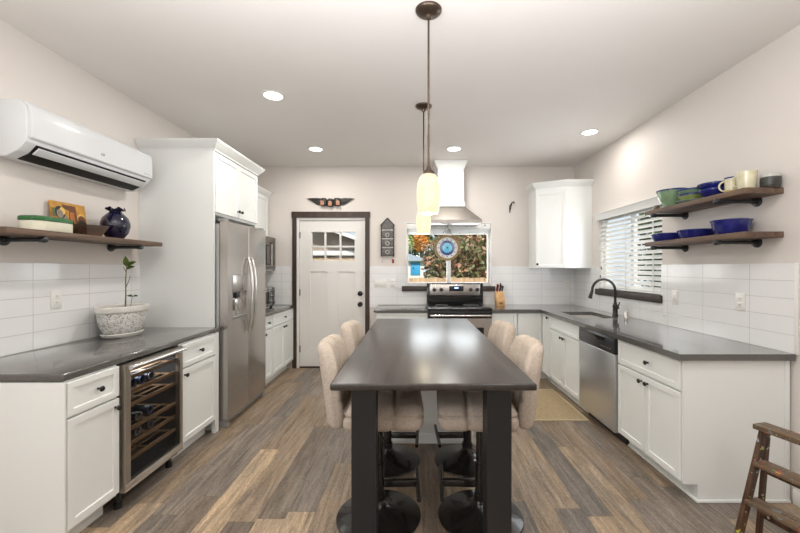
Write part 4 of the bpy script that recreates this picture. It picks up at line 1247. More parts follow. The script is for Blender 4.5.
bx('printed_line', 'steelside', fp, X_ + 0.2203, X_ + 0.2212, 2.955, 3.02, 2.127, 2.131)

# ------------------------------------------------------------------ pipe shelves
def shelf_board(x0, x1, y0, y1, z0, z1, t):
    MB().box(x0, x1, y0, y1, z0, z1, 0.004, 2).build('board', 'shelfwood', t)
def bracket(wx, fxp, y, z, t):
    s = 1 if fxp > wx else -1
    b = MB().lathe([(0, 0), (0.034, 0), (0.034, 0.007 * s), (0.018, 0.011 * s), (0.0175, 0.032 * s), (0, 0.032 * s)], (wx + 0.0005 * s, y, z), 24, 'x').build('flange', 'pipe', t)
    MB().tube([(wx + 0.02 * s, y, z), (fxp, y, z)], 0.0125, 14).build('pipe', 'pipe', t)
    MB().lathe([(0, -0.030 * s), (0.017, -0.030 * s), (0.017, -0.008 * s), (0.019, -0.004 * s), (0.016, 0.006 * s), (0.008, 0.010 * s), (0, 0.010 * s)], (fxp, y, z), 18, 'x').build('end_cap', 'pipe', t)
SZ = 1.597
t = thing('wall_shelf', (-2.2, 2.5, SZ), 'dark wood pipe shelf under the air conditioner', 'shelf')
shelf_board(XL + 0.001, -2.09, 1.93, 3.13, SZ - 0.034, SZ, t)
for y in (2.14, 2.90): bracket(XL, -2.10, y, SZ - 0.034 - 0.0185, t)
ZT, ZL = 1.870, 1.604
for z, lab in ((ZT, 'upper wood pipe shelf right of the sink window'), (ZL, 'lower wood pipe shelf right of the sink window')):
    t = thing('wall_shelf', (2.1, 2.75, z), lab, 'shelf')
    shelf_board(2.0, XR - 0.001, 2.262, 3.236, z - 0.036, z, t)
    for y in (2.437, 3.08): bracket(XR, 1.965, y, z - 0.036 - 0.0185, t)

# left shelf items
bxo = thing('casserole_dish', (-2.17, 2.21, SZ), 'cream oval dish with a green lid on the left shelf', 'dish')
def oval(r, h, th, j):
    k = (abs(cos(th)) ** 3.2 + abs(sin(th)) ** 3.2) ** (-1 / 3.2)
    return (r * k, h)
MB().lathe([(0, 0), (0.96, 0), (1.0, 0.004), (1.0, 0.055), (0, 0.055)], (-2.168, 2.222, SZ), 56, sx=0.074, sy=0.126, fn=oval).build('dish', 'creambox', bxo)
MB().lathe([(0, 0.056), (1.03, 0.056), (1.05, 0.062), (1.04, 0.078), (0.98, 0.083), (0, 0.083)], (-2.168, 2.222, SZ), 56, sx=0.074, sy=0.126, fn=oval).build('lid', 'greenlid', bxo)
art = thing('painting', (-2.30, 2.52, SZ), 'small orange and brown painted panel of figures leaning on the wall behind the wooden bowl', 'painting')
lean = Matrix.Translation((-2.292, 2.515, SZ)) @ Matrix.Rotation(radians(-9), 4, 'Y') @ RX
# panel local: x = along the wall, y = up, z = out
def flat(poly, z0, z1, m, name, parent):
    b = MB().prism(poly, 2, z0, z1)
    for v in b.bm.verts: v.co = lean @ v.co
    return b.build(name, m, parent)
pb = flat([(-0.125, 0.002), (0.125, 0.002), (0.125, 0.222), (-0.125, 0.222)], 0.0, 0.012, 'artochre', 'panel', art)
def blob(cx, cy, rx, ry, n=14): return [(cx + rx * cos(2 * pi * k / n), cy + ry * sin(2 * pi * k / n)) for k in range(n)]
for poly, m, h in (([(-0.120, 0.01), (-0.02, 0.01), (-0.03, 0.15), (-0.115, 0.16)], 'artorange', 0.0132),
                   ([(-0.122, 0.12), (-0.085, 0.12), (-0.085, 0.175), (-0.122, 0.175)], 'artgreen', 0.0136),
                   ([(-0.03, 0.012), (0.055, 0.012), (0.05, 0.205), (-0.05, 0.205), (-0.04, 0.18), (0.0, 0.17)], 'artbrown', 0.0138),
                   ([(-0.005, 0.01), (0.04, 0.01), (0.03, 0.16), (0.0, 0.16)], 'artorange', 0.0142),
                   ([(-0.06, 0.03), (-0.012, 0.03), (-0.022, 0.13), (-0.05, 0.14)], 'artgrey', 0.0144),
                   (blob(-0.068, 0.150, 0.036, 0.042), 'artblack', 0.0146),
                   (blob(-0.052, 0.160, 0.020, 0.026), 'artyellow', 0.0150),
                   (blob(-0.072, 0.140, 0.022, 0.030), 'artgrey', 0.0154),
                   (blob(0.085, 0.125, 0.034, 0.034), 'artyellow', 0.0146),
                   (blob(0.085, 0.115, 0.030, 0.030), 'artbrown', 0.0150),
                   ([(0.045, 0.04), (0.12, 0.03), (0.115, 0.10), (0.075, 0.115), (0.04, 0.085)], 'artblack', 0.0154),
                   (blob(0.052, 0.055, 0.012, 0.018), 'artyellow', 0.0158)):
    flat(poly, 0.0121, h, m, 'painted_shape', pb)
bw = thing('bowl', (-2.17, 2.50, SZ), 'dark wooden square-rimmed bowl in front of the painted panel', 'bowl')
rings = []
for hh, q in ((0.0, 0.055), (0.004, 0.06), (0.062, 0.092), (0.066, 0.094), (0.064, 0.086), (0.012, 0.05)):
    rings.append([(-2.17 + q * 0.8 * sx_, 2.50 + q * sy_, SZ + hh + (0.010 if (sx_ > 0) == (sy_ > 0) and hh > 0.05 else 0)) for sx_, sy_ in ((-1, -1), (1, -1), (1, 1), (-1, 1))])
MB().loft(rings).build('bowl_body', 'bowlwood', bw, smooth=25)
vs = thing('vase', (-2.19, 2.76, SZ), 'round glossy navy vase with a ruffled neck on the left shelf', 'vase')
MB().lathe([(0, 0), (0.052, 0), (0.060, 0.006), (0.092, 0.045), (0.106, 0.090), (0.106, 0.112), (0.094, 0.150), (0.065, 0.180), (0.048, 0.192), (0.043, 0.200), (0.046, 0.206), (0.040, 0.205), (0.038, 0.195), (0.05, 0.16), (0, 0.02)], (-2.19, 2.76, SZ), 40, sx=0.86, sy=0.86).build('body', 'navy', vs)
MB().lathe([(0.040, 0.198), (0.050, 0.203), (0.072, 0.220), (0.074, 0.223), (0.070, 0.224), (0.048, 0.208), (0.040, 0.203), (0.040, 0.198)], (-2.19, 2.76, SZ), 48, sx=0.80, sy=0.80,
           fn=lambda r, h, th, j: (r * (1 + (0.10 * cos(6 * th) if r > 0.06 else 0)), h - (0.010 * cos(6 * th) if r > 0.06 else 0))).build('ruffled_rim', 'navy', vs)

# right shelf pottery
def pot(name, prof, x, y, z, m, label, cat, rim=None, seg=36, fn=None, extra=None, group=None):
    t = thing(name, (x, y, z), label, cat, group)
    MB().lathe(prof, (x, y, z), seg, fn=fn).build('body', m, t)
    if rim:
        MB().lathe(rim[0], (x, y, z), seg, fn=fn).build('rim', rim[1], t)
    return t
def openbowl(r0, r1, h, th=0.006, foot=0.006):
    return [(0, 0), (r0, 0), (r0, foot), (r0 + (r1 - r0) * 0.55, foot + (h - foot) * 0.40), (r0 + (r1 - r0) * 0.85, foot + (h - foot) * 0.72), (r1, h), (r1 - th, h), (r0 + (r1 - r0) * 0.82 - th, foot + (h - foot) * 0.72), (r0 + (r1 - r0) * 0.5 - th, foot + (h - foot) * 0.42), (r0 * 0.9, foot + 0.008), (0, foot + 0.008)]
def rimring(r, h, th=0.007, d=0.010):
    return [(r - th, h - d * 0.3), (r + 0.0008, h - d), (r + 0.0025, h), (r - th / 2, h + 0.003), (r - th - 0.001, h), (r - th, h - d * 0.3)]
def onbowl(name, x, y, z, r0, r1, h, m, rim, label):
    return pot(name, openbowl(r0, r1, h), x, y, z, m, label, 'bowl', (rimring(r1, h), rim))
PXS = 2.118
pot('ornament', [(0, 0), (0.016, 0), (0.024, 0.012), (0.022, 0.035), (0.012, 0.048), (0, 0.050)], 2.075, 3.195, ZT, 'stone', 'small brown rounded stone at the far end of the upper right shelf', 'ornament')
onbowl('bowl', PXS, 3.06, ZT, 0.055, 0.114, 0.145, 'sage', 'bluerim', 'large sage green bowl with a blue rim on the upper right shelf')
pot('plate', [(0, 0), (0.06, 0), (0.09, 0.010), (0.108, 0.020), (0.108, 0.023), (0.09, 0.014), (0.058, 0.005), (0, 0.005)], PXS, 2.838, ZT, 'celadon', 'pale green plate under the stacked olive bowls on the upper right shelf', 'plate')
onbowl('bowl', PXS, 2.838, ZT + 0.0055, 0.050, 0.100, 0.062, 'olive', 'bluerim', 'olive green bowl on the plate, lower one of its stack')
onbowl('bowl', PXS + 0.004, 2.842, ZT + 0.0435, 0.045, 0.102, 0.062, 'sage', 'bluerim', 'green bowl with a dark blue rim on top of the olive bowl')
onbowl('bowl', PXS, 2.632, ZT, 0.045, 0.098, 0.062, 'cobalt', 'bluerim', 'cobalt bowl on the upper right shelf, lower one of the blue stack')
onbowl('bowl', PXS - 0.003, 2.628, ZT + 0.040, 0.043, 0.098, 0.062, 'cobalt', 'bluerim', 'cobalt bowl on top of the blue stack beside the mugs')
def mug(x, y, z, r, h, m, label, flare=1.0, band=None, rim=None, hy=1, hm=None):
    prof = [(0, 0), (r * 0.86, 0), (r * 0.92, 0.006), (r, h * 0.5), (r * flare, h), (r * flare - 0.004, h), (r - 0.005, h * 0.5), (r * 0.8, 0.008), (0, 0.008)]
    t = thing('mug', (x, y, z), label, 'mug', 'mugs on the upper right shelf')
    MB().lathe(prof, (x, y, z), 32).build('body', m, t)
    if band: MB().lathe([(r * 0.875, 0.0015), (r * 0.94, 0.006), (r * 0.985, h * 0.25), (r * 0.96, h * 0.25), (r * 0.875, 0.0015)], (x, y, z), 32).build('glaze_band', band, t)
    if rim: MB().lathe(rimring(r * flare, h, 0.005, 0.008), (x, y, z), 32).build('rim', rim, t)
    pts = []
    for k in range(11):
        a = -pi / 2 + pi * k / 10
        q = r * 0.95 + 0.030 * cos(a)
        pts.append((x - 0.88 * q, y + hy * q * 0.47, z + h * 0.52 + 0.032 * sin(a)))
    MB().tube(pts, 0.0055, 8).build('handle', hm or m, t)
mug(2.118, 2.490, ZT, 0.040, 0.112, 'cream', 'cream mug with a mustard base and blue rim next to the cobalt bowls', 1.0, 'mustard', 'bluerim', 1)
mug(2.100, 2.360, ZT, 0.049, 0.118, 'cream', 'tall plain cream mug beside the dark stoneware pot', 1.10, None, None, 1)
dp = thing('pot', (2.185, 2.292, ZT), 'squat dark stoneware pot with a pale rim at the end of the upper right shelf', 'pot')
MB().lathe([(0, 0), (0.042, 0), (0.048, 0.012), (0.050, 0.040), (0.049, 0.066), (0.048, 0.078), (0.040, 0.074), (0.048, 0.04), (0, 0.012)], (2.185, 2.292, ZT), 32).build('body', 'darkpot', dp)
MB().lathe([(0.049, 0.066), (0.0505, 0.068), (0.048, 0.084), (0.044, 0.086), (0.043, 0.080), (0.046, 0.070), (0.049, 0.066)], (2.185, 2.292, ZT), 32).build('rim', 'potgrey', dp)
def fluted(r, h, th, j): return (r * (1 + 0.012 * cos(14 * th)), h)
def dishprof(r0, r1, h): return [(0, 0), (r0, 0), (r0 + (r1 - r0) * 0.7, h * 0.35), (r1, h * 0.9), (r1 + 0.003, h), (r1 - 0.004, h), (r1 - 0.008, h * 0.85), (r0 + (r1 - r0) * 0.6 - 0.006, h * 0.4), (r0 * 0.9, 0.008), (0, 0.008)]
def rim_fl(r1, h): return ([(r1 - 0.005, h - 0.003), (r1 + 0.004, h - 0.006), (r1 + 0.006, h), (r1, h + 0.003), (r1 - 0.005, h), (r1 - 0.005, h - 0.003)], 'bluerim')
pot('dish', dishprof(0.088, 0.116, 0.060), 2.100, 3.095, ZL, 'cobalt', 'low cobalt blue dish at the window end of the lower right shelf', 'dish', rim_fl(0.116, 0.060), 56, fluted)
pot('dish', dishprof(0.088, 0.116, 0.060), 2.108, 2.790, ZL, 'cobalt', 'low cobalt blue dish in the middle of the lower right shelf', 'dish', rim_fl(0.116, 0.060), 56, fluted)
pot('bowl', dishprof(0.072, 0.107, 0.092), 2.098, 2.475, ZL, 'cobalt', 'deep cobalt blue fluted bowl near the end of the lower right shelf', 'bowl', rim_fl(0.107, 0.092), 56, fluted)

# ------------------------------------------------------------------ planter
px_, py_ = -2.165, 2.80
pl = thing('planter', (px_, py_, CT), 'speckled white oval planter with a thin seedling on the left counter', 'plant')
EX, EY_ = 0.135, 0.205
MB().lathe([(0, 0), (0.68, 0), (0.74, 0.008), (0.80, 0.026), (0.77, 0.030), (0.66, 0.014), (0, 0.014)], (px_, py_, CT), 48, sx=EX, sy=EY_).build('saucer', 'saucer', pl)
pb = MB().lathe([(0, 0.016), (0.60, 0.016), (0.70, 0.03), (0.83, 0.08), (0.90, 0.13), (0.935, 0.185), (0.90, 0.19), (0, 0.19)], (px_, py_, CT), 48, sx=EX, sy=EY_).build('pot', 'speckle', pl)
MB().lathe([(0.90, 0.180), (0.99, 0.184), (1.02, 0.200), (1.01, 0.222), (0.97, 0.226), (0.90, 0.218), (0.90, 0.180)], (px_, py_, CT), 48, sx=EX, sy=EY_).build('rim', 'saucer', pb)
MB().lathe([(0, 0.206), (0.91, 0.204), (0.91, 0.196), (0, 0.196)], (px_, py_, CT), 32, sx=EX, sy=EY_).build('soil', 'soil', pl)
sx_, sy_ = px_ + 0.004, py_ + 0.018
zs0 = CT + 0.202
stem = [(sx_, sy_, zs0), (sx_ + 0.003, sy_, zs0 + 0.10), (sx_ - 0.001, sy_ + 0.004, zs0 + 0.22), (sx_ + 0.004, sy_ + 0.006, zs0 + 0.315)]
sm = MB().tube(stem, [0.0055, 0.0045, 0.004, 0.003], 8).build('stem', 'stem', pl)
MB().tube([(sx_ + 0.002, sy_, zs0 + 0.15), (sx_ + 0.02, sy_ + 0.004, zs0 + 0.20), (sx_ + 0.034, sy_ + 0.004, zs0 + 0.245)], [0.003, 0.0025, 0.002], 6).build('twig', 'stem', sm)
MB().tube([(sx_ + 0.001, sy_ + 0.006, zs0 + 0.27), (sx_ - 0.016, sy_, zs0 + 0.31)], [0.0025, 0.002], 6).build('twig', 'stem', sm)
sp_ = MB().tube([(sx_ + 0.03, sy_ + 0.012, zs0), (sx_ + 0.035, sy_ + 0.012, zs0 + 0.05), (sx_ + 0.044, sy_ + 0.012, zs0 + 0.085)], [0.0025, 0.002, 0.0015], 6).build('shoot', 'stem', pl)
def leaf(base, d, up, L, Wd, m, parent):
    b = MB()
    d = Vector(d).normalized(); up = Vector(up).normalized()
    sd = d.cross(up).normalized(); up = sd.cross(d).normalized()
    base = Vector(base)
    n = 8
    rows_ = []
    for k in range(n + 1):
        t = k / n
        w = Wd * sin(pi * min(1, t * 0.96 + 0.02)) ** 0.8 * (1.15 - 0.5 * t)
        c_ = base + d * (L * t) - up * (0.18 * L * t * t)
        rows_.append([b.bm.verts.new(c_ + sd * w * s + up * abs(s) * w * 0.35) for s in (-1, -0.5, 0, 0.5, 1)])
    for a, c2 in zip(rows_, rows_[1:]):
        for k in range(4): b.bm.faces.new((a[k], a[k + 1], c2[k + 1], c2[k]))
    bmesh.ops.solidify(b.bm, geom=b.bm.faces[:], thickness=0.0012)
    return b.build('leaf', m, parent)
tp = Vector(stem[-1])
leaf(tp, (0.1, -0.3, 1), (0.6, -1, 0.2), 0.075, 0.021, 'leaf', sm)
leaf(tp, (1, -0.2, 0.55), (-0.3, -1, 0.5), 0.082, 0.021, 'leaf', sm)
leaf(tp + Vector((0, 0, -0.02)), (1, -0.3, 0.35), (-0.2, -1, 0.6), 0.07, 0.019, 'leaf', sm)
leaf((sx_ + 0.044, sy_ + 0.012, zs0 + 0.085), (1, -0.2, 0.25), (-0.2, -0.6, 1), 0.045, 0.015, 'leafdk', sp_)
leaf((sx_ + 0.044, sy_ + 0.012, zs0 + 0.085), (-1, -0.2, 0.4), (0.2, -0.6, 1), 0.04, 0.014, 'leafdk', sp_)

# ------------------------------------------------------------------ knife block
kb = thing('knife_block', (1.20, 5.0, CT), 'light wood knife block on the counter right of the range', 'knife block')
KX0, KX1 = 1.105, 1.215
bl_ = MB().prism([(4.945, CT), (5.07, CT), (5.12, CT + 0.16), (5.035, CT + 0.195), (4.945, CT + 0.07)], 0, KX0, KX1, 0.004, 2).build('block', 'knifewood', kb)
bx('emblem', 'bowlwood', bl_, KX0 + 0.035, KX1 - 0.035, 4.9445, 4.9455, CT + 0.03, CT + 0.05)
for i, (x, u, hl, m, lab) in enumerate(((1.124, 0.30, 0.115, 'redhandle', 'red handled knife at the edge of the block nearest the range'),
                                        (1.145, 0.72, 0.120, 'redhandle', 'red handled knife standing tallest at the back of the block'),
                                        (1.168, 0.50, 0.135, 'blackplastic', 'black handled knife in the middle of the knife block'),
                                        (1.190, 0.75, 0.115, 'steel', 'steel handled knife at the rear of the knife block'),
                                        (1.203, 0.30, 0.085, 'blackplastic', 'short black handled knife at the block edge toward the corner'))):
    bp_ = Vector((x, 5.035 + (5.12 - 5.035) * u, CT + 0.195 - 0.035 * u + 0.0015))
    dd = Vector((0.05, -0.40, 0.9)).normalized()
    k_ = thing('kitchen_knife', bp_, lab, 'knife', 'knives in the wooden block')
    MB().tube([bp_ + dd * 0.0, bp_ + dd * 0.014], [0.007, 0.0085], 10).build('bolster', 'chrome', k_)
    MB().tube([bp_ + dd * 0.0145, bp_ + dd * 0.03, bp_ + dd * (hl * 0.6), bp_ + dd * hl], [0.008, 0.0095, 0.0085, 0.0105], 10).build('handle', m, k_)

# ------------------------------------------------------------------ outlets
def outlet(w, a, z, label, wd=0.075, ht=0.118, gang=1, kind='outlet'):
    s = 1 if w[0] == '+' else -1
    ax = w[1]
    pl_ = {'+x': XL + T, '-x': XR - T, '-y': YB - T}[w]
    def b(name, m, par, da0, da1, z0, z1, d0, d1, r=0.0):
        lo, hi = sorted((pl_ + s * d0, pl_ + s * d1))
        if ax == 'x': return bx(name, m, par, lo, hi, a + da0, a + da1, z0, z1, r)
        return bx(name, m, par, a + da0, a + da1, lo, hi, z0, z1, r)
    t = thing('wall_outlet' if kind == 'outlet' else 'light_switch', (pl_, a, z) if ax == 'x' else (a, pl_, z), label, 'outlet' if kind == 'outlet' else 'switch')
    p = b('plate', 'ivory', t, -wd * gang * 0.5 - 0.0, wd * gang * 0.5, z - ht / 2, z + ht / 2, 0.0003, 0.006, 0.002)
    for g in range(gang):
        off = (g - (gang - 1) / 2) * wd * 0.85
        if kind == 'outlet':
            for dz_ in (-0.021, 0.021):
                q = b('receptacle', 'ivory', p, off - 0.017, off + 0.017, z + dz_ - 0.014, z + dz_ + 0.014, 0.0055, 0.008, 0.001)
                for o2 in (-0.006, 0.006):
                    b('slot', 'slot', q, off + o2 - 0.0012, off + o2 + 0.0012, z + dz_ - 0.003, z + dz_ + 0.006, 0.0075, 0.0084)
        else:
            b('rocker', 'ivory', p, off - 0.016, off + 0.016, z - 0.033, z + 0.033, 0.0055, 0.009, 0.0015)
    return t
outlet('+x', 2.447, 1.178, 'white wall outlet on the left tiles near the planter')
outlet('-x', 2.55, 1.155, 'white wall outlet on the right tiles under the blue dishes')
outlet('-x', 3.19, 1.135, 'white light switch on the right tiles beside the sink window', kind='switch')
outlet('-y', -0.448, 1.178, 'wide white triple light switch on the tiles beside the back door', wd=0.058, gang=3, kind='switch')
outlet('-y', -0.280, 1.178, 'white wall outlet between the triple switch and the back window', wd=0.070)
outlet('-y', 2.135, 1.150, 'white wall outlet on the back tiles under the corner wall cabinet', wd=0.070)

# ------------------------------------------------------------------ wall ornaments
an = thing('wall_carving', (-1.138, YB - 0.02, 2.28), 'dark winged wall carving with three faces above the back door', 'wall ornament')
wy = YB
def wing(s):
    top = [(0.16, 2.348), (0.24, 2.355), (0.33, 2.352), (0.38, 2.345), (0.335, 2.325)]
    bot = [(0.285, 2.29), (0.235, 2.262), (0.18, 2.252), (0.13, 2.255)]
    poly = [(-1.138 + s * (a - 0.05), b) for a, b in top + bot]
    return MB().prism(poly, 1, wy - 0.022, wy - 0.001, 0.004)
for s in (-1, 1):
    w_ = wing(s).build('wing', 'darkbronze', an)
    for k in range(4):
        MB().tube([(-1.138 + s * (0.10 + 0.0 * k), wy - 0.023, 2.335 - 0.020 * k), (-1.138 + s * (0.19 - 0.015 * k), wy - 0.024, 2.335 - 0.019 * k), (-1.138 + s * (0.275 - 0.035 * k), wy - 0.023, 2.340 - 0.020 * k)], 0.0045, 6).build('feather', 'wing', w_)
for x, z, turn in ((-1.228, 2.295, -0.5), (-1.138, 2.285, 0), (-1.048, 2.295, 0.5)):
    h = MB().cushion((x, wy - 0.036, z), (0.046, 0.034, 0.058), 0.033, 10).build('head', 'darkbronze', an)
    fcx, fcy = x + 0.018 * turn * 2, wy - 0.062
    MB().cushion((fcx, fcy, z - 0.016), (0.026, 0.014, 0.032), 0.013, 10).build('face', 'face', h)
    MB().box(fcx - 0.004, fcx + 0.004, fcy - 0.020, fcy - 0.012, z - 0.026, z - 0.006, 0.003).build('nose', 'face', h)
    for e_ in (-0.011, 0.011):
        MB().box(fcx + e_ - 0.006, fcx + e_ + 0.006, fcy - 0.0155, fcy - 0.012, z - 0.008, z - 0.002, 0.001).build('eye', 'artblack', h)
    MB().box(fcx - 0.008, fcx + 0.008, fcy - 0.0155, fcy - 0.012, z - 0.037, z - 0.033, 0.001).build('mouth', 'redfob', h)

kr = thing('key_rack', (-0.352, YB, 1.54), 'tall house-shaped letter and key rack on the wall beside the back window', 'key rack')
KX = -0.352
MB().prism([(KX - 0.085, 1.555), (KX + 0.085, 1.555), (KX + 0.085, 1.975), (KX, 2.07), (KX - 0.085, 1.975)], 1, YB - 0.016, YB - 0.001, 0.002).build('backboard', 'fret', kr)
for s in (-1, 1):
    MB().tube([(KX, YB - 0.012, 2.078), (KX + s * 0.098, YB - 0.012, 1.972)], 0.009, 6).build('roof_edge', 'darkbronze', kr)
    bx('side_rail', 'darkbronze', kr, KX + s * 0.087 - 0.006, KX + s * 0.087 + 0.006, YB - 0.03, YB - 0.001, 1.545, 1.972, 0.001)
for z in (1.845, 1.725, 1.605):
    pk = bx('letter_pocket', 'fret', kr, KX - 0.079, KX + 0.079, YB - 0.036, YB - 0.030, z - 0.045, z + 0.058, 0.001)
    bx('pocket_edge', 'fretlight', pk, KX - 0.079, KX + 0.079, YB - 0.038, YB - 0.026, z + 0.058, z + 0.072, 0.001)
    MB().lathe([(0.020, 0), (0.028, 0), (0.028, -0.003), (0.020, -0.003), (0.020, 0)], (KX, YB - 0.0362, z), 16, 'y').build('rosette', 'fretlight', pk)
    bx('pocket_floor', 'darkbronze', pk, KX - 0.079, KX + 0.079, YB - 0.030, YB - 0.017, z - 0.045, z - 0.040)
for x in (-0.07, 0.0, 0.07):
    MB().tube([(KX + x, YB - 0.015, 1.565), (KX + x, YB - 0.030, 1.555), (KX + x, YB - 0.034, 1.535), (KX + x, YB - 0.042, 1.532), (KX + x, YB - 0.046, 1.545)], 0.0025, 6).build('hook', 'keymetal', kr)
def ring(c_, r, rt, axis='x', seg=20):
    b = MB()
    pts = []
    for k in range(seg + 1):
        a = 2 * pi * k / seg
        pts.append((c_[0], c_[1] + r * cos(a), c_[2] + r * sin(a)) if axis == 'x' else (c_[0] + r * cos(a), c_[1], c_[2] + r * sin(a)))
    return b.tube(pts, rt, 6, cap=False)
k1 = thing('key', (KX - 0.07, YB - 0.04, 1.50), 'brass keys on a ring hanging from the hook nearest the door', 'key')
ring((KX - 0.07, YB - 0.040, 1.521), 0.012, 0.0015).build('key_ring', 'keymetal', k1)
bx('key_blade', 'keymetal', k1, KX - 0.078, KX - 0.064, YB - 0.043, YB - 0.040, 1.462, 1.510, 0.001)
k2 = thing('key_fob', (KX + 0.07, YB - 0.04, 1.50), 'dark red key fob hanging from the rack hook nearest the window', 'key fob')
ring((KX + 0.07, YB - 0.040, 1.521), 0.012, 0.0015).build('key_ring', 'keymetal', k2)
MB().cushion((KX + 0.076, YB - 0.040, 1.482), (0.016, 0.006, 0.028), 0.006, 6).build('fob', 'redfob', k2)

sg_ = thing('suncatcher', (0.470, 5.155, 1.664), 'round blue stained-glass suncatcher hanging in front of the back window', 'suncatcher')
sc_ = (0.470, 5.160, 1.664)
def disc(r0, r1, d, name, m, par, th=0.008):
    prof = [(r0, d), (r1, d), (r1, d + th), (r0, d + th)]
    if r0 > 0: prof.append((r0, d))
    return MB().lathe(prof, sc_, 48, 'y').build(name, m, par)
disc(0.145, 0.176, -0.008, 'hoop', 'ringgold', sg_, 0.016)
disc(0.101, 0.146, -0.002, 'opal_ring', 'opal', sg_, 0.004)
disc(0.066, 0.102, -0.003, 'blue_ring', 'ringblue', sg_, 0.006)
disc(0.0, 0.067, -0.002, 'turquoise_center', 'ice', sg_, 0.004)
for k in range(12):
    a = 2 * pi * k / 12
    x, z = sc_[0] + 0.121 * cos(a), sc_[2] + 0.121 * sin(a)
    MB().lathe([(0, 0), (0.009, 0), (0.009, -0.004), (0, -0.004)], (x, sc_[1] - 0.002, z), 10, 'y').build('glass_drop', 'artgrey', sg_)
for k in range(6):
    a = pi * k / 6
    MB().tube([(sc_[0] + 0.072 * cos(a), sc_[1] - 0.003, sc_[2] + 0.072 * sin(a)), (sc_[0] - 0.072 * cos(a), sc_[1] - 0.003, sc_[2] - 0.072 * sin(a))], 0.0018, 6).build('lead_line', 'ringblue', sg_)
for s in (-1, 1):
    MB().tube([(sc_[0] + s * 0.085, sc_[1], sc_[2] + 0.150), (sc_[0], sc_[1], 1.960)], 0.0022, 6).build('hanging_wire', 'slot', sg_)

hk = thing('wall_hook', (1.36, YB, 2.24), 'small black metal bracket on the wall right of the range hood', 'hook')
bx('plate', 'black', hk, 1.335, 1.350, YB - 0.006, YB - 0.0005, 2.155, 2.255, 0.002)
MB().tube([(1.343, YB - 0.006, 2.245), (1.36, YB - 0.06, 2.285), (1.372, YB - 0.09, 2.29), (1.376, YB - 0.10, 2.262)], 0.008, 10).build('arm', 'black', hk)
MB().tube([(1.343, YB - 0.006, 2.175), (1.358, YB - 0.055, 2.275)], 0.005, 8).build('brace', 'black', hk)

# ------------------------------------------------------------------ step ladder (local: x = depth to the back, y = away along the tread, z = up)
sl = thing('step_ladder', (0, 0, 0), 'old paint-spattered wooden step ladder standing beside the right counter end', 'ladder')
LW = 0.42
def rail(xa, za, xb, zb, y0, y1, d, name, m='ladderwood'):
    dv = Vector((xb - xa, 0, zb - za)).normalized()
    nv = Vector((dv.z, 0, -dv.x)) * d / 2
    p = [(xa + nv.x, za + nv.z), (xb + nv.x, zb + nv.z), (xb - nv.x, zb - nv.z), (xa - nv.x, za - nv.z)]
    b = MB(); b.prism(p, 1, y0, y1, 0.003, 1)
    return b.build(name, m, sl)
H = 0.60
lean_f, lean_b = 0.195, 0.065
for y0 in (-0.024, -LW + 0.0):
    rail(0.02, H - 0.028, 0.02 - lean_f, 0.008, y0, y0 + 0.022, 0.040, 'front_rail')
for y0 in (-0.021, -LW + 0.001):
    rail(0.046, H - 0.030, 0.046 - lean_b, 0.004, y0, y0 + 0.020, 0.026, 'rear_leg')
MB().box(-0.025, 0.062, -LW - 0.012, 0.010, H - 0.026, H, 0.004).build('top_tread', 'laddertop', sl)
for z in (0.255, 0.430):
    xo = 0.02 - lean_f * (1 - z / H)
    MB().box(xo - 0.040, xo + 0.045, -LW + 0.0225, -0.0245, z - 0.020, z, 0.003).build('tread', 'laddertop', sl)
for z in (0.375, 0.16):
    xo = 0.046 - lean_b * (1 - z / H)
    MB().box(xo - 0.010, xo + 0.012, -LW + 0.0215, -0.0215, z - 0.016, z + 0.016, 0.003).build('rear_rung', 'ladderwood', sl)
sl.location = (1.735, 1.885, 0.0)
sl.rotation_euler = (0, 0, radians(15))

# ------------------------------------------------------------------ outside
struct(bx('ground_lawn', 'lawn', None, -14, 16, YB + 0.16, 40, -0.25, -0.12))
fe = thing('garden_fence', (0.5, 7.6, -0.12), 'low cedar fence outside the back window', 'fence')
mb = MB()
for k in range(36):
    x = -1.0 + k * 0.102
    mb.box(x, x + 0.096, 7.60, 7.62, -0.12, 1.185 + 0.006 * (k % 3), 0.003, 1)
mb.build('boards', 'fencewood', fe)
bx('rail', 'fencewood', fe, -1.0, 2.7, 7.56, 7.60, 1.02, 1.10)
sh = thing('shed', (-0.4, 17.0, -0.12), 'small white garden shed with a bright blue door seen through the back window', 'shed')
SY = 16.0
bx('walls', 'shedwhite', sh, -1.6, 0.52, SY, SY + 2.0, -0.12, 1.70)
MB().prism([(-1.9, 1.70), (0.66, 1.70), (0.50, 1.78), (-0.15, 2.0), (-1.9, 2.0)], 1, SY - 0.2, SY + 2.2, 0.0).build('roof', 'roofgrey', sh)
d = bx('door', 'shedblue', sh, -0.10, 0.31, SY - 0.03, SY - 0.005, 1.10, 1.66, 0.01)
bx('door_frame', 'shedwhite', d, -0.15, 0.36, SY - 0.05, SY - 0.02, 1.66, 1.72, 0.005)
bx('latch', 'slot', d, 0.0, 0.03, SY - 0.05, SY - 0.028, 1.34, 1.44, 0.004)
bx('eave_board', 'shedwhite', sh, -1.75, 0.60, SY - 0.04, SY - 0.002, 1.66, 1.705)

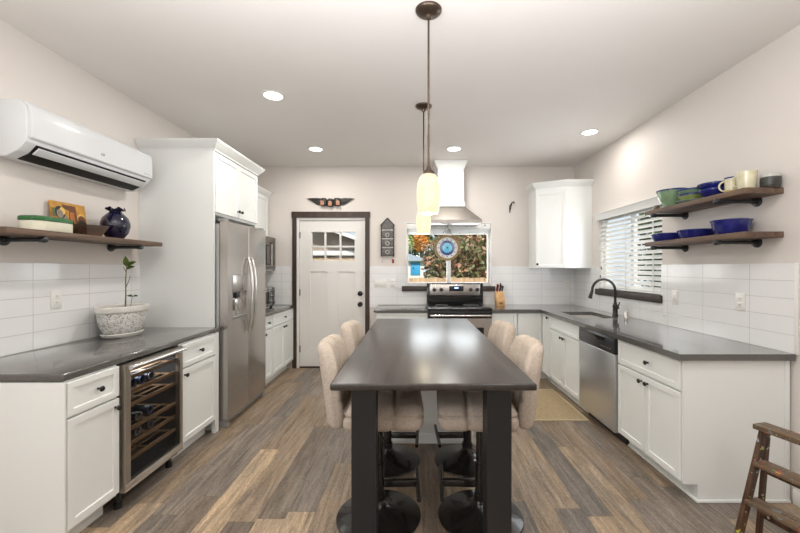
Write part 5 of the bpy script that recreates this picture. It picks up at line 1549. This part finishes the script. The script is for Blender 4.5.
def shrub(name, c_, rad, n, ls, mats, label, cat, trunk_h):
    t = thing(name, (c_[0], c_[1], -0.12), label, cat)
    r_ = random.Random(hash(label) % 1000 if False else len(label) * 13)
    MB().tube([(c_[0], c_[1], -0.12), (c_[0] + 0.05, c_[1], trunk_h * 0.6), (c_[0], c_[1], trunk_h)], [0.09, 0.07, 0.04], 8).build('trunk', 'bark', t)
    for mi, (m, share) in enumerate(mats):
        b = MB()
        for i in range(int(n * share)):
            while True:
                p = Vector((r_.uniform(-1, 1), r_.uniform(-1, 1), r_.uniform(-1, 1)))
                if 0.25 < p.length < 1: break
            p = p * (0.55 + 0.45 * r_.random()) if r_.random() < 0.4 else p.normalized() * r_.uniform(0.78, 1.0)
            q = Vector((c_[0] + p.x * rad[0], c_[1] + p.y * rad[1], c_[2] + p.z * rad[2]))
            u = Vector((r_.gauss(0, 1), r_.gauss(0, 1), r_.gauss(0, 1))).normalized()
            v = u.cross(Vector((r_.gauss(0, 1), r_.gauss(0, 1), r_.gauss(0, 1)))).normalized()
            s = ls * r_.uniform(0.6, 1.3)
            vs_ = [b.bm.verts.new(q + u * s), b.bm.verts.new(q + v * s * 0.45), b.bm.verts.new(q - u * s), b.bm.verts.new(q - v * s * 0.45)]
            b.bm.faces.new(vs_)
        b.build('foliage', m, t, recalc=False)
    return t
shrub('shrub', (1.25, 9.4, 1.30), (1.02, 0.9, 1.22), 5200, 0.075, [('leafA', 0.62), ('leafB', 0.38)], 'large olive and russet shrub filling the back window behind the suncatcher', 'shrub', 1.2)
shrub('shrub', (2.35, 11.5, 1.9), (0.9, 0.9, 1.0), 2200, 0.085, [('leafB', 0.8), ('leafA', 0.2)], 'reddish shrub at the upper corner of the back window near the range hood', 'shrub', 1.6)
shrub('tree', (-0.75, 22.8, 3.6), (1.8, 1.5, 1.8), 2600, 0.16, [('leafC', 1.0)], 'dark green tree behind the garden shed', 'tree', 2.6)
shrub('tree', (0.40, 19.95, 2.75), (0.50, 0.5, 0.50), 500, 0.10, [('leafD', 1.0)], 'small orange maple behind the shed roof', 'tree', 2.4)
shrub('tree', (-0.45, 18.8, 2.7), (0.5, 0.5, 0.55), 500, 0.10, [('leafE', 1.0)], 'lime green young tree left of the orange maple', 'tree', 2.4)
shrub('tree', (3.2, 27.5, 3.4), (3.0, 1.5, 3.0), 3600, 0.20, [('leafC', 0.7), ('leafA', 0.3)], 'broad green tree behind the big shrub', 'tree', 2.6)
# neighbour's house through the door glass
nh = thing('house', (-2.4, 9.5, -0.12), 'brown neighbouring house with white eaves seen through the back door glass', 'house')
NY = 9.0
MB().prism([(-5.0, -0.12), (-0.9, -0.12), (-0.9, 1.88), (-2.5, 2.45), (-5.0, 2.45)], 1, NY, NY + 3.0).build('walls', 'housebrown', nh)
rf = MB().prism([(-0.55, 1.80), (-2.55, 2.52), (-5.2, 2.52), (-5.2, 2.60), (-2.55, 2.60), (-0.55, 1.88)], 1, NY - 0.35, NY + 3.2).build('roof', 'roofgrey', nh)
MB().prism([(-0.50, 1.74), (-2.60, 2.49), (-2.60, 2.58), (-0.50, 1.83)], 1, NY - 0.38, NY - 0.352).build('rake_board', 'shedwhite', rf)
bx('porch_beam', 'shedwhite', nh, -3.4, -1.0, NY - 0.10, NY - 0.002, 1.69, 1.80, 0.004)
fe2 = thing('garden_fence', (-2.0, 7.9, -0.12), 'tall cedar fence outside the back door glass', 'fence')
mb = MB()
for k in range(20):
    x = -3.0 + k * 0.102
    mb.box(x, x + 0.096, 7.90, 7.92, -0.12, 1.585 + 0.006 * (k % 3), 0.003, 1)
mb.build('boards', 'fencewood', fe2)
bx('rail', 'fencewood', fe2, -3.0, -0.97, 7.86, 7.90, 1.40, 1.48)
# hedge beyond the sink window
shrub('hedge', (6.6, 7.4, 1.9), (0.9, 3.6, 2.3), 5200, 0.13, [('leafC', 0.75), ('leafE', 0.25)], 'dark hedge outside the sink window', 'hedge', 1.5)
fe3 = thing('garden_fence', (4.6, 4.4, -0.12), 'pale board fence outside the sink window', 'fence')
mb = MB()
for k in range(44):
    y = 2.2 + k * 0.102
    mb.box(4.60, 4.62, y, y + 0.096, -0.12, 1.30 + 0.006 * (k % 3), 0.003, 1)
mb.build('boards', 'palefence', fe3)
bx('rail', 'palefence', fe3, 4.56, 4.60, 2.2, 6.68, 1.10, 1.18)
bpy.context.view_layer.update()
